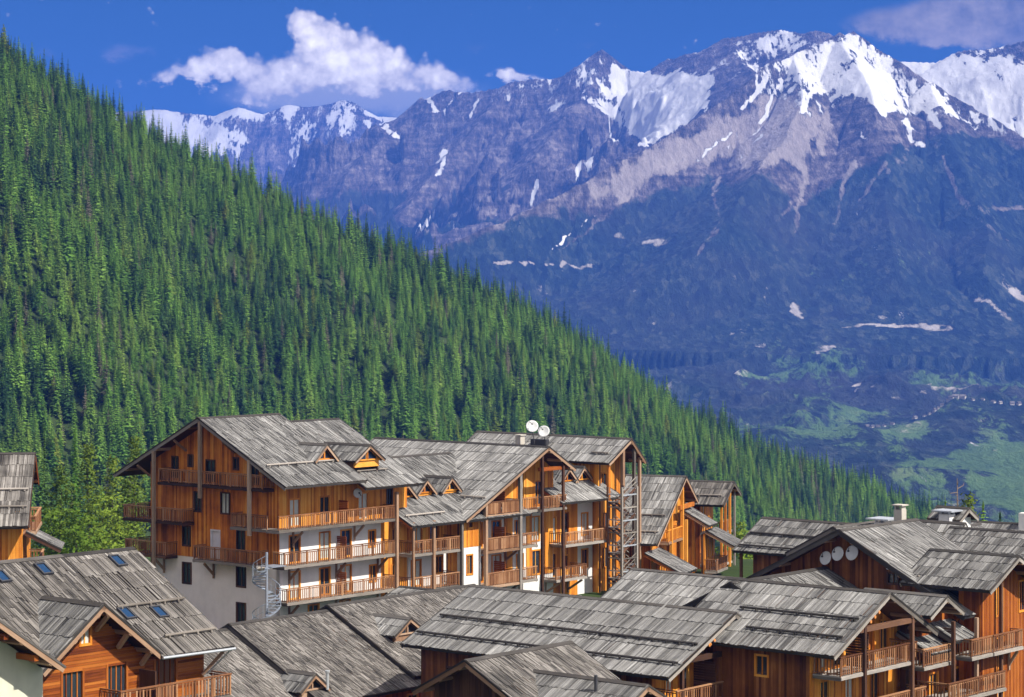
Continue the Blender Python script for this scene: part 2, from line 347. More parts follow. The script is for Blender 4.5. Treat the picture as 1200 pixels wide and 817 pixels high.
# --- mountain colours: snow, rock, scree, forest and meadow lie where the vertex masks put them
def mountain_mat():
    t = newmat('mountain')
    def A(n): return t.n('ShaderNodeAttribute', attribute_name=n).outputs['Fac']
    g = t.n('ShaderNodeNewGeometry'); pos = g.outputs['Position']
    pos2 = t.vmul(pos, (1.0, 0.36, 0.5)); nf = t.noise(pos2, 0.013, 9, 0.70); nm = t.noise(pos, 0.0035, 9, 0.66); nl = t.noise(pos, 0.0011, 5, 0.6)
    st = t.noise(t.vmul(pos, (1.0, 0.16, 0.22)), 0.016, 8, 0.66)
    nz = t.n('ShaderNodeSeparateXYZ', inp={0: g.outputs['True Normal']}).outputs[2]
    fine = t.noise(pos2, 0.07, 5, 0.72); fst = t.noise(t.vmul(pos, (1.0, 0.22, 0.3)), 0.055, 5, 0.7)
    grit = t.math('ADD', t.math('MULTIPLY', fine, .5), t.math('MULTIPLY', fst, .5))
    strata = t.noise(t.vmul(pos, (.18, .18, 1.6)), 0.022, 6, 0.65, dist=.6)
    rock = t.ramp(t.math('ADD', t.math('ADD', t.math('MULTIPLY', nm, .4), t.math('MULTIPLY', st, .6)), t.math('ADD', t.math('MULTIPLY', t.math('SUBTRACT', grit, .5), 1.5), t.math('MULTIPLY', t.math('SUBTRACT', strata, .5), .7))),
                  [(0.28, (0.024, 0.019, 0.019)), (0.50, (0.125, 0.100, 0.092)), (0.76, (0.40, 0.34, 0.30))])
    scree = t.ramp(t.math('ADD', t.math('MULTIPLY', nf, .5), t.math('MULTIPLY', grit, .5)), [(0.35, (0.24, 0.20, 0.17)), (0.65, (0.60, 0.52, 0.45))])
    # larch and pine woods seen from miles away: speckled crowns
    vo = t.n('ShaderNodeTexVoronoi', inp={'Vector': pos2, 'Scale': 0.06}); vo.feature = 'F1'
    sp = t.math('ADD', t.math('MULTIPLY', vo.outputs['Color'], 0.45), t.math('ADD', t.math('MULTIPLY', nf, 0.45), t.math('MULTIPLY', t.math('SUBTRACT', fine, .5), .9)))
    wood_ = t.ramp(sp, [(0.22, (0.006, 0.014, 0.016)), (0.5, (0.026, 0.046, 0.040)), (0.8, (0.115, 0.130, 0.095))])
    wood_ = t.mix(t.rng(nl, 0.45, 0.7), wood_, t.mix(0.5, wood_, (0.075, 0.060, 0.060, 1)))
    mead = t.ramp(t.math('ADD', t.math('MULTIPLY', nm, .5), t.math('MULTIPLY', nf, .5)), [(0.35, (0.05, 0.10, 0.03)), (0.55, (0.12, 0.21, 0.06)), (0.75, (0.26, 0.31, 0.13))])
    pale = t.ramp(nf, [(0.4, (0.40, 0.35, 0.30)), (0.7, (0.70, 0.64, 0.57))])
    def msk(a, n, k=1.0, lo=0.42, hi=0.58):
        return t.rng(t.math('ADD', a, t.math('MULTIPLY', t.math('SUBTRACT', n, 0.5), k)), lo, hi)
    c = rock
    c = t.mix(msk(A('scree'), t.math('ADD', t.math('MULTIPLY', nf, .5), t.math('MULTIPLY', st, .5)), 3.4, .4, .6), c, scree)
    c = t.mix(msk(A('forest'), t.math('ADD', t.math('MULTIPLY', nf, .6), t.math('MULTIPLY', st, .4)), 2.8, .38, .62), c, wood_)
    c = t.mix(msk(A('meadow'), t.math('ADD', t.math('MULTIPLY', nf, .6), t.math('MULTIPLY', fine, .4)), 3.0, .4, .6), c, mead)
    c = t.mix(msk(A('pale'), nf, 1.8), c, pale)
    sn = t.math('ADD', t.math('MULTIPLY', st, .42), t.math('ADD', t.math('MULTIPLY', nf, .18), t.math('MULTIPLY', fst, .40)))
    smask = msk(t.math('ADD', A('snow'), t.math('MULTIPLY', t.math('SUBTRACT', nm, .5), 1.0)), sn, 3.6, .46, .56)
    c = t.mix(smask, c, t.ramp(t.math('ADD', t.math('MULTIPLY', st, .5), t.math('MULTIPLY', nf, .5)), [(0.32, (0.46, 0.45, 0.44)), (0.58, (0.72, 0.71, 0.69))]))
    bump = t.math('ADD', t.math('ADD', nf, t.math('MULTIPLY', grit, .5)), t.math('MULTIPLY', vo.outputs['Distance'], t.math('MULTIPLY', A('forest'), 0.03)))
    bh = t.math('MULTIPLY', bump, t.math('SUBTRACT', 1.0, t.math('MULTIPLY', smask, .85)))
    finish(t, c, 0.9, bh, 1.0, 60.0, 0.1)
mountain_mat()

def poly_mask(px, py, pts, soft=5.0):
    """1 inside a polygon, falling to 0 over a soft band"""
    n = len(pts); inside = np.zeros(px.shape, bool); d = np.full(px.shape, 1e9)
    for i in range(n):
        x0, y0 = pts[i]; x1, y1 = pts[(i+1) % n]
        cond = ((y0 > py) != (y1 > py)) & (px < (x1-x0)*(py-y0)/(y1-y0+1e-9)+x0)
        inside ^= cond
        t = np.clip(((px-x0)*(x1-x0)+(py-y0)*(y1-y0))/((x1-x0)**2+(y1-y0)**2), 0, 1)
        d = np.minimum(d, np.hypot(px-(x0+t*(x1-x0)), py-(y0+t*(y1-y0))))
    sd = np.where(inside, d, -d)
    return np.clip(0.5+sd/(2*soft), 0, 1)
def line_mask(px, py, pts, w):
    m = np.zeros(px.shape)
    for (x0,y0), (x1,y1) in zip(pts[:-1], pts[1:]):
        t = np.clip(((px-x0)*(x1-x0)+(py-y0)*(y1-y0))/((x1-x0)**2+(y1-y0)**2), 0, 1)
        m = np.maximum(m, np.clip(1.25-np.hypot(px-(x0+t*(x1-x0)), py-(y0+t*(y1-y0)))/w, 0, 1))
    return m

def mountains():
    Yr = np.concatenate([np.arange(2200, 4200, 80), np.arange(4200, 9000, 12.5), np.arange(9000, 12200, 16), np.arange(12200, 17500, 60)]).astype(float)
    U = np.linspace(-0.30, 0.30, 1180)
    X = U[None, :]*Yr[:, None]; Y = np.repeat(Yr[:, None], len(U), 1)
    prof = lambda s, lam: (lambda d: s*lam*(1-np.exp(-d/lam)))
    m1 = [at(*p, 14600) for p in [(-150,150),(60,150),(142,131),(187,128),(217,133),(250,137),(279,126),(308,133),(333,124),(375,125),(400,117),(417,121),(442,136),(467,138),(560,150)]]
    m2 = [at(px, py+2, Yv) for px, py, Yv in [(300,330,8600),(380,235,9600),(440,165,10400),(466,138,10600),(499,112,10500),(521,103,10450),(554,107,10400),(602,94,10300),(628,89,10250),(646,90,10200),(661,85,10200),(674,77,10150),(690,70,10120),(705,55,10100),(716,70,10060),(726,78,10040),(756,82,9950),(782,68,9900),(820,59,9700),(848,43,9500),(912,31,9300),(938,37,9200),(971,35,9000)]]
    m2b = [at(705,62,10100), at(690,110,9700), at(640,180,9100), at(590,240,8500)]
    m2c = [at(602,94,10300), at(560,150,9800), at(500,220,9200), at(470,265,8700)]
    m2d = [at(848,43,9500), at(858,75,9100), at(875,92,8700)]
    m2e = [at(499,112,10500), at(450,170,10000), at(405,225,9500)]
    m3 = [at(px, py+1, Yv) for px, py, Yv in [(380,345,5800),(480,300,6300),(547,275,6500),(602,253,6700),(657,228,6900),(700,204,7050),(760,172,7250),(782,158,7350),(820,136,7500),(872,100,7700),(905,72,7800),(956,52,7950),(1000,36,8050),(1022,52,8000),(1052,70,7900),(1090,98,7700),(1125,116,7550),(1162,137,7400),(1200,161,7250),(1300,230,6900),(1450,320,6300)]]
    m3b = [at(1000,36,8050), at(1005,90,7600), at(1010,150,7150), at(1030,230,6650), at(1040,320,6100)]
    m3c = [at(1090,98,7700), at(1110,170,7100), at(1140,260,6500), at(1150,340,6000)]
    m3d = [at(930,66,7850), at(915,120,7450), at(880,190,6900), at(850,260,6350)]
    m4 = [at(px, py, Yv) for px, py, Yv in [(1000,80,9300),(1052,72,9300),(1074,71,9300),(1096,72,9250),(1121,61,9200),(1162,57,9100),(1200,48,9000),(1300,40,8900),(1500,90,8700)]]
    wx = X+260*fbm(X/900, Y/900, 3, 3); wy = Y+260*fbm(X/900+9, Y/900, 3, 5)
    H = np.full(X.shape, -1e9); D = np.full(X.shape, 1e9); idx = np.zeros(X.shape, int)
    def put(pts, pr, k, warp=1.0):
        nonlocal H, D, idx
        h, d = seg_field(X*(1-warp)+wx*warp, Y*(1-warp)+wy*warp, pts, pr)
        m = h > H; H = np.where(m, h, H); D = np.where(m, d, D); idx = np.where(m, k, idx)
    put(m1, prof(.72, 2600), 1, 0.0)
    put(m2, prof(.78, 2400), 2, 0.0); put(m4, prof(.62, 2900), 4, 0.0); put(m3, prof(.78, 1760), 3, 0.0)
    for p in (m2b, m2c, m2d, m2e): put(p, prof(.74, 1500), 2, 0.35)
    for p in (m3b, m3c, m3d): put(p, prof(.70, 1600), 3, 0.35)
    # ribs and gullies that run down the faces
    away = sstep(40, 620, D)
    rib = ridged((X+0.35*Y)/520+0.6*fbm(X/700, Y/700, 2, 9), (Y-0.2*X)/1250, 5, 31)-0.42
    rib2 = ridged(X/210+0.4*fbm(X/300, Y/300, 2, 19), Y/420, 4, 77)-0.42
    crag = fbm(X/90, Y/90, 4, 51)
    amp = np.where(idx == 2, 1.25, np.where(idx == 1, 1.3, np.where(idx == 4, .5, .72)))
    lowfade = np.where(idx == 3, .04+.96*sstep(-60, 420, H), .04+.96*sstep(-320, 250, H))
    H = H+amp*away*lowfade*(260*rib+(110+50*(idx == 2))*rib2)+crag*(4+6*lowfade)+lowfade*(.25+.75*away)*(idx != 1)*(16*(ridged(X/62, Y/75, 3, 231)-.42)+7*(ridged(X/27, Y/30, 2, 241)-.42))+lowfade*away*amp*52*(ridged(X/125+.5*fbm(X/200, Y/200, 2, 119), Y/270, 3, 177)-.42)
    # valley floor and the terraces above it
    floor = -505+EYE+45*fbm(X/900, Y/900, 4, 91)+0.012*(Y-4600)
    k = 60.0
    Z = np.where(H-floor > 300, H, floor+k*np.log1p(np.exp(np.clip((H-floor)/k, -30, 30))))
    px = 600+FPX*X/Y; py = 345-FPX*(Z-EYE)/Y
    px = px+7*fbm(X/150, Y/150, 4, 201)+4*fbm(X/45, Y/45, 3, 203); py = py+7*fbm(X/150, Y/150, 4, 205)+4*fbm(X/45, Y/45, 3, 207)
    # ---- what covers the ground
    nz = fbm(X/420, Y/420, 4, 61)
    n2 = fbm(X/130, Y/130, 3, 65)
    snow = np.zeros(X.shape)
    far = idx == 1
    ridge1 = np.interp(px, [p[0] for p in [(60,150),(142,131),(187,128),(250,137),(279,126),(333,124),(400,117),(442,136),(467,138)]], [150,131,128,137,126,124,117,136,138])
    b1 = np.interp(px, [140, 250, 330, 400, 440, 470], [34, 48, 40, 44, 34, 10])
    snow = np.where(far, np.clip(1.15-(py-ridge1)/(b1*1.35), -.2, .95)*0.56-1.1*rib2+.02, snow)
    on2 = (idx == 2) | (idx == 4)
    s2 = np.zeros(X.shape)
    for pts, sf in [([(716,74),(740,80),(756,84),(775,88),(795,80),(822,84),(840,96),(832,122),(805,146),(782,162),(764,172),(748,164),(738,142),(724,122),(712,95)], 6),
                    ([(598,98),(626,90),(645,91),(630,104),(606,105)], 5), ([(848,44),(880,42),(912,31),(938,40),(960,52),(930,66),(902,76),(885,92),(868,78),(858,60)], 7)]:
        s2 = np.maximum(s2, poly_mask(px, py, pts, sf)*(1.05 if pts[0][0] == 716 else .62))
    for pts, w in [([(686,112),(720,132),(757,166)], 6), ([(690,172),(688,196)], 5), ([(672,182),(678,205)], 3.5), ([(517,176),(514,202)], 4), ([(629,210),(622,238)], 3.5),
                   ([(508,245),(488,272)], 4), ([(496,112),(512,128)], 4), ([(540,108),(520,130)], 3), ([(700,95),(712,112)], 4), ([(705,150),(722,166)], 5), ([(660,118),(640,128)], 3),
                   ([(560,118),(552,138)], 2.5), ([(452,150),(470,160)], 4)]:
        s2 = np.maximum(s2, line_mask(px, py, pts, w*1.15)*.78)
    s2 = np.maximum(s2, np.where((py < 120) & (px > 480), 0.30+0.25*nz, 0))
    snow = np.where(idx == 2, s2, snow)
    snow = np.where(idx == 4, 0.88-0.55*sstep(.02, .3, rib)*sstep(40, 0, py-np.interp(px, [1050,1121,1200], [70,59,46]))-.25*sstep(.1,.4,rib2), snow)
    s3 = np.zeros(X.shape)
    for pts, sf in [([(930,66),(956,52),(1000,36),(1024,54),(1052,72),(1082,94),(1090,112),(1050,120),(1005,122),(975,112),(950,122),(925,110),(905,118),(888,100)], 9)]:
        s3 = np.maximum(s3, (poly_mask(px, py, pts, sf)*0.62-.35*rib2*(poly_mask(px, py, pts, sf) > .3)))
    s3 = np.maximum(s3, poly_mask(px, py, [(1060,80),(1090,98),(1125,116),(1162,137),(1200,161),(1200,178),(1150,152),(1100,130),(1050,118)], 8)*.55)
    s3 = np.maximum(s3, poly_mask(px, py, [(868,96),(905,66),(956,50),(1000,36),(1052,70),(1110,110),(1125,130),(1090,138),(1040,132),(985,140),(940,135),(900,128)], 10)*(.42-.9*rib2))
    for pts, w in [([(818,190),(838,174),(858,156)], 2.8), ([(1075,118),(1090,140),(1100,150)], 5), ([(1020,110),(1035,135)], 5), ([(950,110),(935,130)], 5), ([(900,90),(880,120),(868,130)], 4), ([(1110,128),(1140,150)], 5), ([(960,70),(930,85),(905,105)], 6), ([(852,176),(866,160)], 2.5), ([(905,112),(892,148)], 3), ([(930,104),(918,118)], 5), ([(1058,145),(1070,165),(1082,168)], 4),
                   ([(1030,125),(1044,130)], 5), ([(990,105),(975,120)], 5), ([(882,170),(892,158)], 2.5), ([(1012,150),(1014,166)], 2.5), ([(700,252),(640,290)], 1.5)]:
        s3 = np.maximum(s3, line_mask(px, py, pts, w*1.15)*.78)
    snow = np.where(idx == 3, s3, snow)
    scree = np.zeros(X.shape)
    scree = np.maximum(scree, poly_mask(px, py, [(690,222),(760,178),(850,140),(910,112),(962,118),(958,150),(938,205),(915,190),(880,196),(838,192),(800,205),(745,220),(700,238)], 12)*.85)
    for pts, w in [([(970,125),(962,160),(948,200),(936,235),(925,290)], 9), ([(936,235),(905,262)], 5), ([(765,195),(740,225),(700,262),(650,290)], 3), ([(1000,190),(985,230),(975,262)], 5), ([(848,190),(836,225),(842,262),(815,295),(780,318)], 4), ([(1035,190),(1000,240),(985,262)], 6), ([(1060,180),(1040,200)], 9),
                   ([(1100,170),(1110,200),(1128,240),(1180,285)], 4), ([(560,245),(500,268),(470,290)], 6), ([(620,240),(560,255)], 4), ([(1128,235),(1165,250),(1200,240)], 7)]:
        scree = np.maximum(scree, line_mask(px, py, pts, w*1.2)*.58)
    scree = np.where(idx == 1, .3, scree)
    # tree line
    tl3 = np.interp(px, [480,560,640,700,780,850,900,935,960,1000,1040,1100,1150,1200], [300,282,250,245,222,212,208,238,225,195,175,150,152,168])
    forest = np.where(idx == 3, sstep(-14, 26, py-tl3+nz*16)*1.25, 0)
    forest = np.where(idx == 2, sstep(225, 265, py-40*nz)*1.1, forest)
    forest = np.where(Z < floor+160, 1.1, forest)
    valley = sstep(370, 460, py)*sstep(740, 900, px)
    forest = forest*(1-1.3*np.clip(scree-.12, 0, .77))
    flat = Z < floor+90
    meadow = np.where((Z < floor+230), 0.05+0.30*nz, -.4)
    for pts, sf, a in [([(905,405),(1000,398),(1035,425),(965,468),(890,452)], 22, .52), ([(1110,528),(1180,516),(1210,520),(1210,552),(1130,552)], 7, 1.15), ([(1130,562),(1210,556),(1210,605),(1150,592)], 7, 1.1),
                       ([(1020,500),(1080,495),(1100,512),(1040,522)], 9, .72), ([(900,498),(990,488),(1030,520),(930,524)], 16, .66), ([(1050,548),(1110,560),(1120,590),(1060,590)], 12, .8),
                       ([(855,440),(900,430),(905,450),(870,460)], 10, .5), ([(940,300),(1100,300),(1100,330),(940,330)], 30, .35)]:
        meadow = np.maximum(meadow, poly_mask(px, py, pts, sf)*a)
    meadow = np.maximum(meadow, valley*(.28+.55*fbm(X/150, Y/240, 4, 301)))
    pale = np.zeros(X.shape)
    for pts, w, a in [([(985,386),(1025,382),(1060,384),(1115,381)], 3.5, .6), ([(580,306),(640,309),(700,313)], 2.5, .66), ([(1140,350),(1165,360),(1180,372)], 6, .62), ([(1185,340),(1200,352)], 6, .6),
                      ([(900,330),(898,352)], 4, .55), ([(930,358),(942,370)], 6, .58), ([(712,274),(735,272)], 6, .5), ([(757,286),(792,288)], 7, .5), ([(955,408),(975,402)], 4, .5), ([(1000,455),(1020,450)], 4, .5), ([(1080,455),(1145,452)], 5, .5)]:
        pale = np.maximum(pale, line_mask(px, py, pts, w)*a)
    pale = np.maximum(pale, np.where(py > 290, .10+.30*fbm(X/70, Y/110, 3, 311), 0))
    o = grid_mesh('mountain_terrain', X, Y, Z, dict(snow=snow, scree=scree, forest=forest, meadow=meadow, pale=pale), 'mountain')
    tag(o, kind='structure'); print('terrain z', Z.min(), Z.max())
    return Yr, U, Z
TER = mountains()
def terrain_z(x, y):
    Yr, U, Z = TER; i = int(np.clip(np.searchsorted(Yr, y), 1, len(Yr)-1)); j = int(np.clip(np.searchsorted(U, x/y), 1, len(U)-1))
    return float(Z[i, j])

# --- the near ground: village shoulder, the dip behind it and the wooded hillside
HILL = [at(px, py, Y) for px, py, Y in [(-260, -96, 1080), (-120, -7, 1100), (0, 64, 1120), (60, 96, 1130), (130, 135, 1140), (220, 181, 1150), (300, 222, 1160), (360, 256, 1170), (430, 286, 1180), (490, 310, 1190), (540, 335, 1200), (620, 372, 1220), (690, 414, 1240), (740, 450, 1255), (800, 492, 1270), (860, 521, 1290), (900, 539, 1300), (960, 558, 1320), (1000, 573, 1340), (1060, 598, 1360), (1130, 628, 1390), (1200, 666, 1420), (1400, 764, 1480)]]
def near_ground(X, Y):
    X = np.asarray(X, float); Y = np.asarray(Y, float)
    h, d = near_field(X, Y, HILL, lambda d: 0.47*d+0.00012*d*d)
    h = h+sstep(10, 120, d)*(9*fbm(X/140, Y/140, 4, 5)+14*fbm(X/330, Y/330, 2, 8))
    c, s = math.cos(VR), math.sin(VR)
    lx = X*c+Y*s; ly = -X*s+Y*c
    vil = EYE-25.6-4.6*sstep(-126, -116, lx)
    vil = vil+3.5*sstep(150, 0, Y)-0.45*np.clip(Y-228, 0, 1e9)*sstep(228, 270, Y)
    vil = vil-0.30*np.clip(X-75, 0, 1e9)
    base = EYE-170+0*X
    k = 8.0
    z = np.logaddexp(np.logaddexp(h/k, vil/k), base/k)*k
    # behind the crest the land drops to the big valley
    return z-np.clip(Y-1520, 0, 1e9)*0.55
def near_terrain():
    xs = np.concatenate([np.linspace(-700, -330, 30)[:-1], np.linspace(-330, 400, 180), np.linspace(400, 900, 26)[1:]])
    ys = np.concatenate([np.linspace(-60, 100, 12)[:-1], np.linspace(100, 340, 90), np.linspace(346, 1550, 220), np.linspace(1580, 2600, 20)])
    X, Y = np.meshgrid(xs, ys)
    o = grid_mesh('ground', X, Y, near_ground(X, Y), {}, 'ground'); tag(o, kind='structure')
near_terrain()
def gz(x, y): return float(near_ground(np.array([x]), np.array([y]))[0])

# ------------------------------------------------------------------ trees
def crown_mesh(seed, h, r, levels, nb, droop=0.25, base=0.1, taper=0.85, kite=1.0, mat='needles', ragged=0.3, rounded=False):
    rd = random.Random(seed); mb = MB(); v = []; f = []
    def quad(a, b, c, d):
        i = len(v); v.extend([a, b, c, d]); f.append((i, i+1, i+2, i+3))
    for L in range(levels):
        z = h*(base+(1-base)*(L+rd.random()*.7)/levels)
        rel = (z/h-base)/(1-base)
        R0 = r*max(0.03, (1-rel))**taper*min(1.0, .55+rel*4.0)
        if rounded: R0 = r*math.sqrt(max(.03, 1-((rel-.38)/.64)**2))*(.8+.25*math.sin(L*1.7+seed))
        n = max(4, int(nb*(0.45+0.55*(1-rel)))); off = rd.random()*6.28
        for k in range(n):
            a = off+6.283*k/n+rd.uniform(-.3, .3); l = R0*rd.uniform(1-ragged*1.4, 1+ragged)
            ca, sa = math.cos(a), math.sin(a); dz = -droop*l+rd.uniform(-.1, .12)*l
            for j in range(3):
                t0 = (0.10, 0.38, 0.66)[j]*l; t1 = t0+l*rd.uniform(.30, .46)
                w = l*(.30, .27, .17)[j]*kite*rd.uniform(.7, 1.25)+.10
                zz = z+dz*(t0/l)+rd.uniform(-.12, .12)*l*.6; z1 = z+dz*(t1/l)+rd.uniform(-.12, .12)*l*.5-0.05*l
                s = rd.uniform(-.25, .25)*w; tm = (t0+t1)/2; zm = (zz+z1)/2
                quad((ca*t0, sa*t0, zz), (ca*tm-sa*(w+s), sa*tm+ca*(w+s), zm-.18*w), (ca*t1, sa*t1, z1), (ca*tm+sa*(w-s), sa*tm-ca*(w-s), zm-.18*w+rd.uniform(-.1, .1)))
                if rd.random() < .5:      # hanging spray
                    quad((ca*t0, sa*t0, zz), (ca*tm, sa*tm, zm+.05), (ca*t1, sa*t1, z1-.02), (ca*tm+rd.uniform(-.1,.1), sa*tm, zm-w*rd.uniform(.5, 1.0)))
    for k in range(5):   # leader
        a = rd.random()*6.28; quad((0, 0, h*1.02), (.12*math.cos(a), .12*math.sin(a), h*.95), (0, 0, h*.88), (-.12*math.cos(a), -.12*math.sin(a), h*.94))
    me = bpy.data.meshes.new('crown'); me.from_pydata(v, [], f); me.materials.append(MAT[mat])
    return me
def leafy_crown(seed, h, r, mat, larch=True):
    '''crown of many small sprays gathered in clumps along spreading limbs'''
    rd = random.Random(seed); v = []; f = []
    nbr = int(h*5.2)
    for b in range(nbr):
        rel = (b+rd.random())/nbr; z = h*(.10+.9*rel)
        R0 = r*(max(.02, 1-rel)**.6 if larch else math.sqrt(max(.03, 1-((rel-.4)/.62)**2)))*rd.uniform(.6, 1.12)
        a = b*2.399+rd.uniform(-.4, .4); sag = rd.uniform(-.10, .18)*R0
        for k in range(max(2, int(R0/.55))):
            t = (k+rd.uniform(.3, 1.0))/max(2, int(R0/.55))*R0
            c = (math.cos(a)*t+rd.gauss(0, .18), math.sin(a)*t+rd.gauss(0, .18), z-sag*(t/max(R0, .1))**1.5+rd.gauss(0, .12))
            for q in range(9):
                p = Vector((c[0]+rd.gauss(0, .30), c[1]+rd.gauss(0, .30), c[2]+rd.gauss(0, .17)))
                d = Vector((rd.gauss(0, 1), rd.gauss(0, 1), rd.gauss(-.25, .5))).normalized()*rd.uniform(.14, .30); w = d.cross(Vector((rd.gauss(0, 1), rd.gauss(0, 1), rd.gauss(0, 1)))).normalized()*rd.uniform(.07, .14)
                i = len(v); v.extend([tuple(p-d), tuple(p+w), tuple(p+d), tuple(p-w)]); f.append((i, i+1, i+2, i+3))
    me = bpy.data.meshes.new('crown'); me.from_pydata(v, [], f); me.materials.append(MAT[mat])
    return me
def trunk_mesh(h, r0, mat='bark', n=7, seed=0):
    mb = MB(); p = Vector((0, 0, -1.0)); rd = random.Random(seed)
    for i in range(5):
        q = Vector((rd.uniform(-.04, .04)*i, rd.uniform(-.04, .04)*i, h*(i+1)/5)); mb.cyl(p, q, r0*(1-i/5.4), n, r0*(1-(i+1)/5.4)); p = q
    return mb.mesh('trunk', mat)
KINDS = []
for i, (h, r, mat, tp, kt) in enumerate([(12.5, 2.35, 'needles', .78, .64), (14.5, 2.45, 'needles', .72, .6), (11, 2.3, 'needles_light', .70, .66), (13.5, 2.1, 'needles', .82, .64), (13, 2.4, 'needles_dark', .82, .64), (15.5, 2.3, 'needles_dark', .88, .6), (11, 2.5, 'larch', .62, .7), (14, 2.2, 'needles_light', .8, .64), (13, 1.9, 'needles_grey', .85, .7)]):
    KINDS.append((crown_mesh(100+i, h, r, 32, 12, 0.22+.05*(i % 3), .06, tp, kt, mat, .32), trunk_mesh(h*.9, .24, seed=i), h))

def forest():
    sp = 4.4
    xs = np.arange(-330, 430, sp); ys = np.arange(700, 1500, sp)
    X, Y = np.meshgrid(xs, ys); X = X+rng.normal(0, .55, X.shape)*sp; Y = Y+rng.normal(0, .55, Y.shape)*sp
    X = X.ravel(); Y = Y.ravel()
    hr, d = near_field(X, Y, HILL, lambda d: 0.47*d+0.00012*d*d)
    Z = near_ground(X, Y)
    Yr = np.interp(X, [p[0] for p in HILL], [p[1] for p in HILL])
    px = 600+FPX*X/Y; py = 345-FPX*(Z-EYE)/Y
    keep = (Z > EYE-160) & (Y < Yr+30) & (px > -90) & (px < 1330) & (py < 800)
    gap = fbm(X/45, Y/45, 3, 44)
    keep &= (gap > -0.62) & (rng.random(len(X)) > 0.03)
    X, Y, Z, px, py, Yr = [a[keep] for a in (X, Y, Z, px, py, Yr)]
    silk = np.interp(px, [0,40,45,130,135,232,327,386,440,560,640,740,760,860,865,895,1003,1050,1150,1200], [525,525,640,640,550,488,482,490,510,505,508,512,550,562,640,608,612,608,612,620])
    kk = py-FPX*16/Y < silk+45
    X, Y, Z, px, py, Yr = [a[kk] for a in (X, Y, Z, px, py, Yr)]
    n = len(X)
    darkp = np.clip(0.14+0.45*sstep(80, 5, Yr-Y)+0.8*fbm(X/55, Y/55, 3, 12), 0.04, .9)
    kind = np.where(rng.random(n) < darkp, rng.integers(4, 6, n), np.where(rng.random(n) < np.clip(.28+.9*fbm(X/85+7, Y/60, 3, 33), 0, .8), np.where(rng.random(n) < .5, 2, 7), rng.choice([0, 1, 3], n)))
    kind = np.where(rng.random(n) < .03, 6, kind); kind = np.where(rng.random(n) < .035, 8, kind)
    scl = np.clip(rng.normal(.90, .21, n), .4, 1.5)*(1+.25*fbm(X/60, Y/60, 2, 15)); rz = rng.uniform(0, 6.283, n)
    H = np.array([k[2] for k in KINDS])
    top = py-FPX*H[kind]*scl/Y
    sil = np.interp(px, [0,40,45,130,135,232,327,386,440,560,640,740,760,860,865,895,1003,1050,1150,1200], [525,525,640,640,550,488,482,490,510,505,508,512,550,562,640,608,612,608,612,620])
    seen = (top < sil-16) & (px > 4) & (px < 1196)
    size = H[kind]*scl/Y*np.where(seen, 1, 0)
    # the trees that show largest: near ones low on the slope and crest trees standing free against the view
    order = np.argsort(-size)[:290]
    ind = np.zeros(n, bool); ind[order] = True
    for i in order:
        k = kind[i]; nm = 'larch_tree' if k == 6 else 'grey_conifer' if k == 8 else 'light_conifer' if k in (2, 7) else 'spruce_tree' if k >= 4 else 'conifer_tree'
        e = empty(nm, (X[i], Y[i], Z[i]-.3), rz[i]); e.scale = (scl[i]*(.92+.2*random.random()),)*2+(scl[i],)
        lab = {'grey_conifer': 'greyish thin conifer among the green trees of the hillside behind the chalets', 'light_conifer': 'light yellow-green conifer on the wooded hillside behind the chalets', 'larch_tree': 'pale yellow-green larch among the conifers of the wooded hillside behind the chalets',
               'spruce_tree': 'dark green spruce among the conifers of the wooded hillside behind the chalets',
               'conifer_tree': 'mid green conifer standing tall on the wooded hillside behind the chalets'}[nm]
        tag(e, lab, 'tree', 'conifers on the hillside')
        for nme, me in (('crown', KINDS[k][0]), ('trunk', KINDS[k][1])):
            c = bpy.data.objects.new(nme, me); col.objects.link(c); c.parent = e
    # the rest of the wood, one mass
    pc = bpy.data.collections.new('tree_kinds')
    for i, (cm, tm, h) in enumerate(KINDS):
        me = bpy.data.meshes.new('whole_tree'); off = len(cm.vertices)
        vv = [tuple(v.co) for v in cm.vertices]+[tuple(v.co) for v in tm.vertices]
        ff = [tuple(p.vertices) for p in cm.polygons]+[tuple(off+q for q in p.vertices) for p in tm.polygons]
        me.from_pydata(vv, [], ff); me.materials.append(cm.materials[0]); me.materials.append(tm.materials[0])
        me.polygons.foreach_set('material_index', [0]*len(cm.polygons)+[1]*len(tm.polygons))
        pc.objects.link(bpy.data.objects.new('kind_%d' % i, me))
    r = ~ind
    me = bpy.data.meshes.new('forest'); P = np.stack([X[r], Y[r], Z[r]-.3], -1)
    me.from_pydata([tuple(p) for p in P], [], [])
    for nm, dat, ty, key in (('kind', kind[r].astype(np.int32), 'INT', 'value'), ('scl', scl[r].astype(np.float32), 'FLOAT', 'value'), ('rz', rz[r].astype(np.float32), 'FLOAT', 'value')):
        A = me.attributes.new(nm, ty, 'POINT'); A.data.foreach_set(key, dat)
    o = bpy.data.objects.new('forest', me); col.objects.link(o)
    tag(o, 'dense green conifer forest covering the hillside behind the chalets', 'forest', kind='stuff')
    ng = bpy.data.node_groups.new('forest', 'GeometryNodeTree')
    ng.interface.new_socket('Geometry', in_out='INPUT', socket_type='NodeSocketGeometry'); ng.interface.new_socket('Geometry', in_out='OUTPUT', socket_type='NodeSocketGeometry')
    gi = ng.nodes.new('NodeGroupInput'); go = ng.nodes.new('NodeGroupOutput'); ip = ng.nodes.new('GeometryNodeInstanceOnPoints'); ci = ng.nodes.new('GeometryNodeCollectionInfo')
    ci.inputs['Collection'].default_value = pc; ci.inputs['Separate Children'].default_value = True; ci.inputs['Reset Children'].default_value = True
    ip.inputs['Pick Instance'].default_value = True
